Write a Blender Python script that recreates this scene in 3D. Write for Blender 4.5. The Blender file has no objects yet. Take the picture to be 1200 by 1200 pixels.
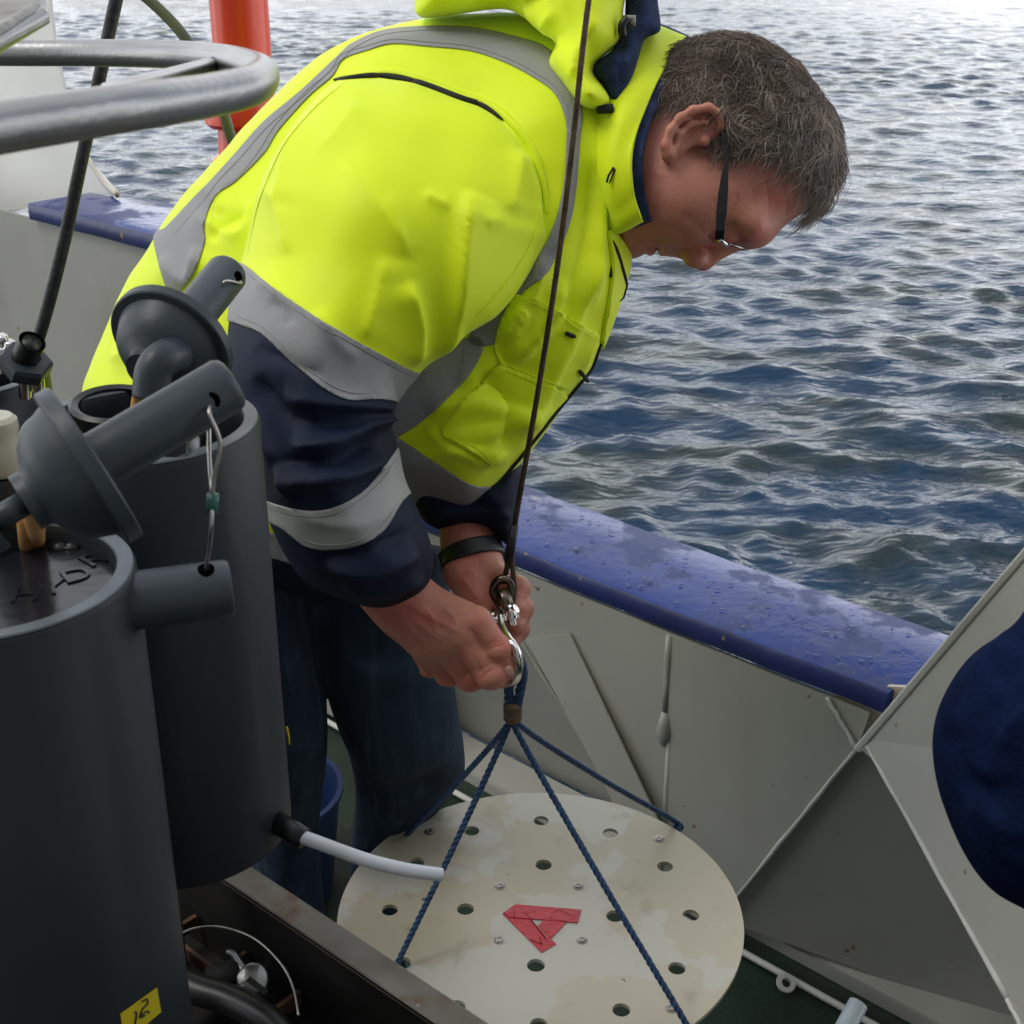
import bpy, bmesh, math, random
import numpy as np
from mathutils import Vector, Matrix
from mathutils.bvhtree import BVHTree
random.seed(7); rng = np.random.default_rng(11)
SC = bpy.context.scene
COL = SC.collection

# ------------------------------------------------------------------ camera
FPX = 1617.0                      # focal length in pixels of a 1200 px wide picture
PITCH = math.radians(24.0)
CAMZ = 1.60                       # eye height above the deck
CP, SP = math.cos(PITCH), math.sin(PITCH)
cam_d = bpy.data.cameras.new('camera'); cam = bpy.data.objects.new('camera', cam_d); COL.objects.link(cam)
cam.location = (0, 0, CAMZ); cam.rotation_euler = (math.pi/2 - PITCH, 0, 0)
cam_d.sensor_width = 36.0; cam_d.lens = FPX/1200*36.0
cam_d.clip_start = 0.05; cam_d.clip_end = 12000
cam_d.dof.use_dof = True; cam_d.dof.focus_distance = 1.36; cam_d.dof.aperture_fstop = 26.0
SC.camera = cam

# ------------------------------------------------------------------ world, sun, exposure
SUN_EL, SUN_AZ = math.radians(58), math.radians(-105)    # azimuth from +Y towards +X
w = bpy.data.worlds.new('World'); SC.world = w; w.use_nodes = True
nt = w.node_tree; nt.nodes.clear()
def wn(t, **k):
    n = nt.nodes.new(t)
    for a, b in k.items(): setattr(n, a, b)
    return n
out = wn('ShaderNodeOutputWorld'); bg = wn('ShaderNodeBackground'); bg.inputs['Strength'].default_value = 0.10
sky = wn('ShaderNodeTexSky', sky_type='NISHITA', sun_disc=False, sun_elevation=SUN_EL, sun_rotation=SUN_AZ)
sky.air_density = 1.2; sky.dust_density = 2.0
tc = wn('ShaderNodeTexCoord')
mp = wn('ShaderNodeMapping'); mp.inputs['Scale'].default_value = (1, 1, 2.6)
n1 = wn('ShaderNodeTexNoise'); n1.inputs['Scale'].default_value = 2.2; n1.inputs['Detail'].default_value = 7
cr = wn('ShaderNodeValToRGB'); cr.color_ramp.elements[0].position = 0.36; cr.color_ramp.elements[1].position = 0.50
mx = wn('ShaderNodeMix', data_type='RGBA'); mx.inputs['B'].default_value = (12, 12, 12, 1)
nt.links.new(tc.outputs['Generated'], mp.inputs['Vector']); nt.links.new(mp.outputs[0], n1.inputs['Vector'])
nt.links.new(n1.outputs['Fac'], cr.inputs[0]); nt.links.new(cr.outputs[0], mx.inputs['Factor'])
# an overcast that is brighter in a broad bank low over the sea, the same all the way round
sx = wn('ShaderNodeSeparateXYZ'); el = wn('ShaderNodeValToRGB'); nt.links.new(tc.outputs['Generated'], sx.inputs[0]); nt.links.new(sx.outputs['Z'], el.inputs[0])
el.color_ramp.elements[0].position = .05; el.color_ramp.elements[0].color = (.83, .85, .88, 1)
el.color_ramp.elements[1].position = .70; el.color_ramp.elements[1].color = (.36, .37, .39, 1)
cm = wn('ShaderNodeVectorMath', operation='SCALE'); cm.inputs['Scale'].default_value = 26.0
nt.links.new(el.outputs[0], cm.inputs[0]); nt.links.new(cm.outputs[0], mx.inputs['B'])
nt.links.new(sky.outputs[0], mx.inputs['A']); nt.links.new(mx.outputs['Result'], bg.inputs['Color'])
nt.links.new(bg.outputs[0], out.inputs[0])
sl = bpy.data.lights.new('sun', 'SUN'); sl.energy = 1.3; sl.angle = math.radians(25); sl.color = (1, .97, .92)
sun = bpy.data.objects.new('sun', sl); COL.objects.link(sun)
sd = Vector((math.cos(SUN_EL)*math.sin(SUN_AZ), math.cos(SUN_EL)*math.cos(SUN_AZ), math.sin(SUN_EL)))
sun.rotation_euler = (-sd).to_track_quat('-Z', 'Y').to_euler(); sun.location = (0, 0, 12)
SC.view_settings.view_transform = 'Standard'; SC.view_settings.look = 'None'
SC.view_settings.gamma = 1.0; SC.view_settings.exposure = 0.0; SC.view_settings.use_curve_mapping = False
SC.cycles.max_bounces = 6

# ------------------------------------------------------------------ helpers
def P(u, v, d):
    """the place seen at photograph pixel (u, v), d metres along the view axis"""
    a = (u-600)/FPX*d; b = (600-v)/FPX*d
    return Vector((a, d*CP + b*SP, CAMZ - d*SP + b*CP))
def PL(pts): return [P(*p) for p in pts]
def proj(V):
    V = np.asarray(V, dtype=np.float32)
    x = V[:, 0]; y = V[:, 1]; z = V[:, 2]-CAMZ
    d = y*CP - z*SP; up = y*SP + z*CP
    d = np.maximum(d, .02)
    return 600 + FPX*x/d, 600 - FPX*up/d, d
def onz(u, v, z):
    """pixel -> place at height z"""
    r = P(u, v, 1.0) - Vector((0, 0, CAMZ)); t = (z-CAMZ)/r.z
    return Vector((0, 0, CAMZ)) + r*t

def smooth_mesh(me, flag=True):
    me.polygons.foreach_set('use_smooth', [flag]*len(me.polygons))
def link(name, me, mat=None, parent=None):
    o = bpy.data.objects.new(name, me); COL.objects.link(o)
    if mat: me.materials.append(mat)
    if parent: o.parent = parent; o.matrix_parent_inverse = parent.matrix_world.inverted()
    return o
def np_mesh(name, V, F, mat=None, parent=None, smooth=True):
    V = np.asarray(V, dtype=np.float32); F = np.asarray(F, dtype=np.int32)
    me = bpy.data.meshes.new(name); k = F.shape[1]
    me.vertices.add(len(V)); me.vertices.foreach_set('co', V.ravel())
    me.loops.add(F.size); me.loops.foreach_set('vertex_index', F.ravel())
    me.polygons.add(len(F)); me.polygons.foreach_set('loop_start', np.arange(0, F.size, k, dtype=np.int32))
    me.polygons.foreach_set('use_smooth', np.full(len(F), smooth))
    me.update(calc_edges=True); me.validate()
    return link(name, me, mat, parent)
def bm_obj(name, bm, mat=None, parent=None, smooth=False, bevel=0, seg=2):
    bmesh.ops.recalc_face_normals(bm, faces=bm.faces[:])
    me = bpy.data.meshes.new(name); bm.to_mesh(me); bm.free(); smooth_mesh(me, smooth)
    o = link(name, me, mat, parent)
    if bevel:
        m = o.modifiers.new('bevel', 'BEVEL'); m.width = bevel; m.segments = seg; m.limit_method = 'ANGLE'; m.angle_limit = .6
    return o
def empty(name, loc, label, cat, group=None):
    o = bpy.data.objects.new(name, None); COL.objects.link(o); o.location = loc; o.empty_display_size = .05
    o['label'] = label; o['category'] = cat
    if group: o['group'] = group
    bpy.context.view_layer.update()
    return o
def tag(o, label=None, cat=None, group=None, kind=None):
    if label: o['label'] = label
    if cat: o['category'] = cat
    if group: o['group'] = group
    if kind: o['kind'] = kind
    return o

def catmull(pts, n=8, closed=False):
    pts = [Vector(p) for p in pts]; out = []; m = len(pts)
    rng_ = range(m) if closed else range(m-1)
    for i in rng_:
        if closed: p0, p1, p2, p3 = pts[(i-1) % m], pts[i], pts[(i+1) % m], pts[(i+2) % m]
        else: p0, p1, p2, p3 = pts[max(i-1, 0)], pts[i], pts[i+1], pts[min(i+2, m-1)]
        for k in range(n):
            t = k/n
            out.append(.5*((2*p1) + (p2-p0)*t + (2*p0-5*p1+4*p2-p3)*t*t + (3*p1-p0-3*p2+p3)*t**3))
    if not closed: out.append(pts[-1])
    return out
def frames(path):
    T = []; m = len(path)
    for i in range(m):
        t = path[min(i+1, m-1)] - path[max(i-1, 0)]
        T.append(t.normalized() if t.length > 1e-9 else Vector((0, 0, 1)))
    a = Vector((0, 0, 1)) if abs(T[0].z) < .9 else Vector((1, 0, 0))
    n = (a - T[0]*a.dot(T[0])).normalized(); N = [n]
    for i in range(1, m):
        n = (n - T[i]*n.dot(T[i])).normalized(); N.append(n)
    return T, N
def add_tube(bm, path, r, seg=12, caps=True, closed=False):
    path = [Vector(p) for p in path]; T, N = frames(path); rings = []
    rr = r if isinstance(r, (list, tuple)) else [r]*len(path)
    for i, p in enumerate(path):
        B = T[i].cross(N[i])
        rings.append([bm.verts.new(p + (N[i]*math.cos(2*math.pi*k/seg) + B*math.sin(2*math.pi*k/seg))*rr[i]) for k in range(seg)])
    for i in range(len(rings)-1):
        for k in range(seg):
            bm.faces.new((rings[i][k], rings[i][(k+1) % seg], rings[i+1][(k+1) % seg], rings[i+1][k]))
    if caps:
        bm.faces.new(rings[0][::-1]); bm.faces.new(rings[-1])
    return rings
def tube(name, path, r, mat, parent=None, seg=12, caps=True):
    bm = bmesh.new(); add_tube(bm, path, r, seg, caps); return bm_obj(name, bm, mat, parent, smooth=True)
def add_lathe(bm, prof, origin, axis, seg=48, close=False):
    """prof: list of (radius, distance along the axis)"""
    origin = Vector(origin); ax = Vector(axis).normalized()
    a = Vector((0, 0, 1)) if abs(ax.z) < .9 else Vector((1, 0, 0))
    e1 = (a - ax*a.dot(ax)).normalized(); e2 = ax.cross(e1); rings = []
    for r, h in prof:
        if r < 1e-6: rings.append([bm.verts.new(origin + ax*h)])
        else: rings.append([bm.verts.new(origin + ax*h + (e1*math.cos(2*math.pi*k/seg) + e2*math.sin(2*math.pi*k/seg))*r) for k in range(seg)])
    m = len(rings)
    for i in range(m if close else m-1):
        A, B = rings[i], rings[(i+1) % m]
        for k in range(seg):
            k2 = (k+1) % seg
            if len(A) == 1 and len(B) == 1: continue
            if len(A) == 1: bm.faces.new((A[0], B[k2], B[k]))
            elif len(B) == 1: bm.faces.new((A[k], A[k2], B[0]))
            else: bm.faces.new((A[k], A[k2], B[k2], B[k]))
def lathe(name, prof, origin, axis, mat, parent=None, seg=48, close=False, bevel=0, ang=35):
    bm = bmesh.new(); add_lathe(bm, prof, origin, axis, seg, close)
    o = bm_obj(name, bm, mat, parent, smooth=True, bevel=bevel)
    sharp(o, ang); return o
def sharp(o, ang=35):
    me = o.data; bm = bmesh.new(); bm.from_mesh(me); lim = math.radians(ang)
    for e in bm.edges:
        if len(e.link_faces) == 2 and e.calc_face_angle(0) > lim: e.smooth = False
    bm.to_mesh(me); bm.free()
def add_box(bm, c, sx, sy, sz, X=Vector((1, 0, 0)), Y=Vector((0, 1, 0)), Z=None):
    X = Vector(X).normalized(); Y = Vector(Y).normalized(); Z = Vector(Z).normalized() if Z is not None else X.cross(Y)
    c = Vector(c); vs = []
    for i in (-1, 1):
        for j in (-1, 1):
            for k in (-1, 1): vs.append(bm.verts.new(c + X*i*sx/2 + Y*j*sy/2 + Z*k*sz/2))
    for f in ((0, 1, 3, 2), (4, 6, 7, 5), (0, 4, 5, 1), (2, 3, 7, 6), (0, 2, 6, 4), (1, 5, 7, 3)): bm.faces.new([vs[i] for i in f])
def add_slab(bm, poly, off):
    """a flat polygon given thickness: poly list of points, off = thickness vector"""
    a = [bm.verts.new(Vector(p)) for p in poly]; b = [bm.verts.new(Vector(p)+Vector(off)) for p in poly]; m = len(a)
    bm.faces.new(a); bm.faces.new(b[::-1])
    for i in range(m): bm.faces.new((a[i], b[i], b[(i+1) % m], a[(i+1) % m]))
def slab(name, poly, off, mat, parent=None, bevel=0, seg=2):
    bm = bmesh.new(); add_slab(bm, poly, off); return bm_obj(name, bm, mat, parent, bevel=bevel, seg=seg)
def rope(name, path, R, mat, parent=None, strands=3, pitch=.03, seg=6, step=None):
    """a laid rope: strands wound round the path"""
    path = [Vector(p) for p in path]
    L = [0]
    for i in range(1, len(path)): L.append(L[-1] + (path[i]-path[i-1]).length)
    tot = L[-1]; step = step or pitch/10; n = max(8, int(tot/step)); res = []
    j = 0
    for i in range(n+1):
        s = tot*i/n
        while j < len(L)-2 and L[j+1] < s: j += 1
        t = (s-L[j])/max(L[j+1]-L[j], 1e-9); res.append(path[j].lerp(path[j+1], min(max(t, 0), 1)))
    T, N = frames(res); bm = bmesh.new(); rs = R*(.54 if strands == 3 else .36); off = R-rs
    for k in range(strands):
        pth = []
        for i, p in enumerate(res):
            a = 2*math.pi*(k/strands + (tot*i/n)/pitch); B = T[i].cross(N[i])
            pth.append(p + (N[i]*math.cos(a)+B*math.sin(a))*off)
        add_tube(bm, pth, rs, seg)
    if strands > 3: add_tube(bm, res[::6]+[res[-1]], R*.5, 6)
    return bm_obj(name, bm, mat, parent, smooth=True)
def loft(name, rings, mat, parent=None, closed=True, n=10, thick=0, m=6):
    """surface through rings of points (each a loop of the same length)"""
    R = [catmull(r, n, closed) for r in rings]; cols = len(R[0])
    Vs = [catmull([R[i][k] for i in range(len(R))], m) for k in range(cols)]
    rows = len(Vs[0]); V = [Vs[k][i] for i in range(rows) for k in range(cols)]; F = []
    for i in range(rows-1):
        for k in range(cols if closed else cols-1):
            k2 = (k+1) % cols; F.append((i*cols+k, i*cols+k2, (i+1)*cols+k2, (i+1)*cols+k))
    o = np_mesh(name, [tuple(v) for v in V], F, mat, parent)
    if thick:
        s = o.modifiers.new('thick', 'SOLIDIFY'); s.thickness = thick; s.offset = 0
    return o

# ------------------------------------------------------------------ implicit surfaces
def nets(f, lo, hi, h, smooth=1):
    lo = np.array(lo, float); hi = np.array(hi, float)
    n = (np.ceil((hi-lo)/h/4).astype(int))*4+1
    cs = (n-1)//4+1
    g = np.stack(np.meshgrid(*[np.arange(c)*4*h+l for c, l in zip(cs, lo)], indexing='ij'), -1).reshape(-1, 3).astype(np.float32)
    C = f(g).reshape(cs)
    cell = np.zeros(cs-1, bool); mn = np.full(cs-1, 1e9); sg = np.zeros(cs-1, int)
    for i in (0, 1):
        for j in (0, 1):
            for k in (0, 1):
                c = C[i:cs[0]-1+i, j:cs[1]-1+j, k:cs[2]-1+k]; mn = np.minimum(mn, np.abs(c)); sg += c < 0
    cell = (mn < 15*h) | ((sg > 0) & (sg < 8))
    Vv = np.repeat(np.repeat(np.repeat(C, 4, 0), 4, 1), 4, 2)[:n[0], :n[1], :n[2]].astype(np.float32)
    mask = np.zeros(n, bool)
    cm = np.repeat(np.repeat(np.repeat(cell, 4, 0), 4, 1), 4, 2)
    for i in (0, 1):
        for j in (0, 1):
            for k in (0, 1): mask[i:n[0]-1+i, j:n[1]-1+j, k:n[2]-1+k] |= cm
    idx = np.argwhere(mask)
    res = np.empty(len(idx), np.float32)
    for a in range(0, len(idx), 400000):
        b = idx[a:a+400000]; res[a:a+400000] = f((b*h+lo).astype(np.float32))
    Vv[mask] = res
    S = Vv < 0
    cnt = np.zeros(n-1, np.int8)
    for i in (0, 1):
        for j in (0, 1):
            for k in (0, 1): cnt += S[i:n[0]-1+i, j:n[1]-1+j, k:n[2]-1+k]
    act = np.argwhere((cnt > 0) & (cnt < 8))
    vid = np.full(n-1, -1, np.int32); vid[tuple(act.T)] = np.arange(len(act))
    acc = np.zeros((len(act), 3)); num = np.zeros(len(act))
    cor = [(i, j, k) for i in (0, 1) for j in (0, 1) for k in (0, 1)]
    for a in range(8):
        for b in range(a+1, 8):
            da = np.array(cor[a]); db = np.array(cor[b])
            if np.abs(da-db).sum() != 1: continue
            va = Vv[tuple((act+da).T)]; vb = Vv[tuple((act+db).T)]; x = (va < 0) != (vb < 0)
            t = np.where(x, va/np.where(x, va-vb, 1), 0)
            acc += np.where(x[:, None], da + (db-da)*t[:, None], 0); num += x
    V = (act + acc/num[:, None])*h + lo
    Q = []
    for ax in range(3):
        o1, o2 = [(1, 2), (2, 0), (0, 1)][ax]
        sl0 = [slice(None)]*3; sl1 = [slice(None)]*3; sl0[ax] = slice(0, n[ax]-1); sl1[ax] = slice(1, n[ax])
        ch = S[tuple(sl0)] != S[tuple(sl1)]
        e = np.argwhere(ch); e = e[(e[:, o1] > 0) & (e[:, o2] > 0) & (e[:, o1] < n[o1]-1) & (e[:, o2] < n[o2]-1)]
        if not len(e): continue
        d1 = np.zeros(3, int); d1[o1] = 1; d2 = np.zeros(3, int); d2[o2] = 1
        q = np.stack([vid[tuple((e-d1-d2).T)], vid[tuple((e-d2).T)], vid[tuple(e.T)], vid[tuple((e-d1).T)]], 1)
        fl = ~S[tuple(e.T)]; q[fl] = q[fl][:, ::-1]
        Q.append(q)
    Q = np.concatenate(Q)
    Q = Q[(Q >= 0).all(1)]
    V = laplace(V, Q, smooth)
    return V, Q
def laplace(V, Q, it, lam=.5):
    E = np.concatenate([Q[:, [0, 1]], Q[:, [1, 2]], Q[:, [2, 3]], Q[:, [3, 0]]]) if Q.shape[1] == 4 else np.concatenate([Q[:, [0, 1]], Q[:, [1, 2]], Q[:, [2, 0]]])
    n = len(V); deg = np.maximum(np.bincount(E[:, 0], minlength=n) + np.bincount(E[:, 1], minlength=n), 1)
    for _ in range(it):
        A = np.stack([np.bincount(E[:, 0], V[E[:, 1], c], n) + np.bincount(E[:, 1], V[E[:, 0], c], n) for c in range(3)], 1)/deg[:, None]
        V = V + lam*(A-V)
    return V
def vnormals(V, F):
    if F.shape[1] == 4: fn = np.cross(V[F[:, 2]]-V[F[:, 0]], V[F[:, 3]]-V[F[:, 1]])
    else: fn = np.cross(V[F[:, 1]]-V[F[:, 0]], V[F[:, 2]]-V[F[:, 0]])
    N = np.zeros_like(V)
    for k in range(F.shape[1]):
        for c in range(3): N[:, c] += np.bincount(F[:, k], fn[:, c], len(V))
    return N/np.maximum(np.linalg.norm(N, axis=1, keepdims=True), 1e-12)
def tris(Q): return np.concatenate([Q[:, [0, 1, 2]], Q[:, [0, 2, 3]]]) if Q.shape[1] == 4 else Q
def clip(V, T, val):
    """the piece of a triangle mesh where val < 0, cut cleanly along the line val = 0"""
    ins = val < 0; c = ins[T].sum(1)
    full = T[c == 3]; out_f = [full]; nv = []; base = len(V)
    need = T[(c == 1) | (c == 2)]; cc = c[(c == 1) | (c == 2)]
    if len(need):
        flag = ins[need]; odd = np.where(cc == 1, np.argmax(flag, 1), np.argmin(flag, 1)); r = np.arange(len(need))
        a = need[r, odd]; b = need[r, (odd+1) % 3]; d = need[r, (odd+2) % 3]
        key = np.concatenate([np.sort(np.stack([a, b], 1), 1), np.sort(np.stack([a, d], 1), 1)])
        uq, inv = np.unique(key, axis=0, return_inverse=True); inv = inv.ravel()
        t = val[uq[:, 0]]/(val[uq[:, 0]]-val[uq[:, 1]]); pts = V[uq[:, 0]] + (V[uq[:, 1]]-V[uq[:, 0]])*t[:, None]
        nv = pts; ab = base+inv[:len(need)]; ad = base+inv[len(need):]
        one = cc == 1; out_f.append(np.stack([a, ab, ad], 1)[one]); two = ~one
        out_f.append(np.stack([ab, b, d], 1)[two]); out_f.append(np.stack([ab, d, ad], 1)[two])
    F = np.concatenate(out_f); VV = np.concatenate([V, nv]) if len(nv) else V
    used = np.unique(F); mp_ = np.full(len(VV), -1); mp_[used] = np.arange(len(used))
    return VV[used], mp_[F]

class Poly2:
    """signed distance (pixels, positive inside) to a smooth closed outline"""
    def __init__(s, pts, n=5, step=3.0, margin=220, smooth=True):
        q = np.array([p[:2] for p in (catmull([Vector((a, b, 0)) for a, b in pts], n, True) if smooth else [Vector((a, b, 0)) for a, b in pts])])
        s.lo = q.min(0)-margin; s.step = step; hi = q.max(0)+margin
        nx, ny = (np.ceil((hi-s.lo)/step)+1).astype(int)
        X, Y = np.meshgrid(s.lo[0]+np.arange(nx)*step, s.lo[1]+np.arange(ny)*step, indexing='ij')
        D = np.full(X.shape, 1e9); ins = np.zeros(X.shape, bool)
        for i in range(len(q)):
            a = q[i]; b = q[(i+1) % len(q)]; e = b-a; l = e@e
            if l < 1e-9: continue
            t = np.clip(((X-a[0])*e[0]+(Y-a[1])*e[1])/l, 0, 1)
            D = np.minimum(D, (X-a[0]-t*e[0])**2+(Y-a[1]-t*e[1])**2)
            c = (a[1] > Y) != (b[1] > Y)
            if abs(e[1]) > 1e-9: ins ^= c & (X < a[0]+(Y-a[1])*e[0]/e[1])
        s.D = np.where(ins, 1, -1)*np.sqrt(D); s.D = s.D.astype(np.float32)
    def __call__(s, u, v):
        x = np.clip((u-s.lo[0])/s.step, 0, s.D.shape[0]-1.001); y = np.clip((v-s.lo[1])/s.step, 0, s.D.shape[1]-1.001)
        i = x.astype(int); j = y.astype(int); fx = x-i; fy = y-j; D = s.D
        return (D[i, j]*(1-fx)+D[i+1, j]*fx)*(1-fy)+(D[i, j+1]*(1-fx)+D[i+1, j+1]*fx)*fy
def idw(ctl, u, v, p=2.2):
    if callable(ctl): return ctl(u, v)
    num = 0; den = 0
    for a, b, val in ctl:
        wgt = 1/(((u-a)**2+(v-b)**2)+900.0)**(p/2); num = num+wgt*val; den = den+wgt
    return num/den
class Puff:
    """a rounded body with a given side outline: its real thickness is H each way of the mid surface"""
    def __init__(s, pts, ctl, H, D, smooth=True, Hb=None):
        s.poly = Poly2(pts, smooth=smooth); s.ctl = ctl; s.H = H; s.D = D; s.Hb = Hb or H
    def __call__(s, p):
        u, v, d = proj(p); c = idw(s.ctl, u, v); d2 = s.poly(u, v)*d/FPX
        q = d-c; q = np.where(q < 0, q/s.H, q/s.Hb)
        g = np.sqrt((np.maximum(s.D-d2, 0)/s.D)**2 + q**2)-1
        return g*min(s.D, s.H)
def smin(a, b, k):
    h = np.maximum(k-np.abs(a-b), 0)/k
    return np.minimum(a, b)-h*h*k*.25
def smax(a, b, k): return -smin(-a, -b, k)
def cap(p, a, b, ra, rb):
    a = np.array(a, np.float32); b = np.array(b, np.float32); e = b-a; t = np.clip((p-a)@e/max(e@e, 1e-9), 0, 1)
    return np.linalg.norm(p-a-t[:, None]*e, axis=1)-(ra+(rb-ra)*t)
def chain(p, pts, rad, k=.004):
    r = None
    for i in range(len(pts)-1):
        c = cap(p, pts[i], pts[i+1], rad[i], rad[i+1]); r = c if r is None else smin(r, c, k)
    return r
def ell(p, c, r, X=None, Y=None, Z=None):
    q = p-np.array(c, np.float32)
    if X is not None: q = np.stack([q@np.array(X, np.float32), q@np.array(Y, np.float32), q@np.array(Z, np.float32)], 1)
    r = np.array(r, np.float32); k0 = np.linalg.norm(q/r, axis=1); k1 = np.linalg.norm(q/(r*r), axis=1)
    return k0*(k0-1)/np.maximum(k1, 1e-6)
CR = Vector((1, 0, 0)); CU = Vector((0, SP, CP)); CF = Vector((0, CP, -SP))
def fold(u, v, pts, wid, amp, side=0.0):
    """height of a cloth fold along a line; side makes one flank steeper"""
    q = np.array([tuple(p)[:2] for p in catmull([Vector((a, b, 0)) for a, b in pts], 5)]); best = np.full(u.shape, 1e9); sg = np.zeros(u.shape); tt = np.zeros(u.shape)
    m = len(q)-1
    for i in range(m):
        a = q[i]; e = q[i+1]-a; l = max(e@e, 1e-6); t = np.clip(((u-a[0])*e[0]+(v-a[1])*e[1])/l, 0, 1)
        dx = u-a[0]-t*e[0]; dy = v-a[1]-t*e[1]; dd = dx*dx+dy*dy; c = dd < best
        best = np.where(c, dd, best); sg = np.where(c, np.sign(e[0]*dy-e[1]*dx), sg); tt = np.where(c, (i+t)/m, tt)
    ds = np.sqrt(best)*sg; x = np.where(ds > 0, ds/(wid*(1+side)), ds/(wid*(1-side)))
    return amp*np.exp(-np.abs(x)**1.02)*np.clip(np.minimum(tt, 1-tt)*5, 0, 1)

# ------------------------------------------------------------------ materials
def mat(name, col, rough=.5, metal=0, var=.12, scale=8, col2=None, bump=0, bscale=60, spec=.5, detail=5, lo=.35, hi=.65, coat=0, sss=0, trans=0, sheen=0, extra=None):
    m = bpy.data.materials.new(name); m.use_nodes = True; t = m.node_tree; b = t.nodes['Principled BSDF']
    N = lambda k, **a: (lambda n: [setattr(n, x, y) for x, y in a.items()] and n or n)(t.nodes.new(k))
    co = N('ShaderNodeTexCoord'); no = N('ShaderNodeTexNoise'); no.inputs['Scale'].default_value = scale; no.inputs['Detail'].default_value = detail
    t.links.new(co.outputs['Object'], no.inputs['Vector'])
    rp = N('ShaderNodeValToRGB'); rp.color_ramp.elements[0].position = lo; rp.color_ramp.elements[1].position = hi
    c2 = col2 or tuple(min(1, c*(1+var)) for c in col); c1 = col if col2 else tuple(c*(1-var) for c in col)
    rp.color_ramp.elements[0].color = (*c1, 1); rp.color_ramp.elements[1].color = (*c2, 1)
    t.links.new(no.outputs['Fac'], rp.inputs[0]); t.links.new(rp.outputs[0], b.inputs['Base Color'])
    b.inputs['Roughness'].default_value = rough; b.inputs['Metallic'].default_value = metal; b.inputs['Specular IOR Level'].default_value = spec
    if coat: b.inputs['Coat Weight'].default_value = coat; b.inputs['Coat Roughness'].default_value = .08
    if sss:
        b.inputs['Subsurface Weight'].default_value = sss; b.inputs['Subsurface Radius'].default_value = (.012, .004, .002); b.inputs['Subsurface Scale'].default_value = 1
    if trans: b.inputs['Transmission Weight'].default_value = trans
    if sheen: b.inputs['Sheen Weight'].default_value = sheen; b.inputs['Sheen Roughness'].default_value = .5
    if bump:
        n2 = N('ShaderNodeTexNoise'); n2.inputs['Scale'].default_value = bscale; n2.inputs['Detail'].default_value = 4
        t.links.new(co.outputs['Object'], n2.inputs['Vector'])
        bp = N('ShaderNodeBump'); bp.inputs['Strength'].default_value = min(1, bump); bp.inputs['Distance'].default_value = .002
        t.links.new(n2.outputs['Fac'], bp.inputs['Height']); t.links.new(bp.outputs[0], b.inputs['Normal'])
    if extra: extra(t, b, N, co, rp)
    return m
def over(t, b, N, vec, scale, color, lo, hi, detail=6, stretch=None):
    """lay a second colour over the base where a noise exceeds a threshold"""
    no = N('ShaderNodeTexNoise'); no.inputs['Scale'].default_value = scale; no.inputs['Detail'].default_value = detail
    if stretch:
        mp = N('ShaderNodeMapping'); mp.inputs['Scale'].default_value = stretch; t.links.new(vec, mp.inputs['Vector']); vec = mp.outputs[0]
    t.links.new(vec, no.inputs['Vector'])
    rp = N('ShaderNodeValToRGB'); rp.color_ramp.elements[0].position = lo; rp.color_ramp.elements[1].position = hi
    t.links.new(no.outputs['Fac'], rp.inputs[0])
    mx = N('ShaderNodeMix', data_type='RGBA'); src = b.inputs['Base Color'].links[0].from_socket
    t.links.new(rp.outputs[0], mx.inputs['Factor']); t.links.new(src, mx.inputs['A']); mx.inputs['B'].default_value = (*color, 1)
    t.links.new(mx.outputs['Result'], b.inputs['Base Color'])
    return rp.outputs[0]
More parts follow.
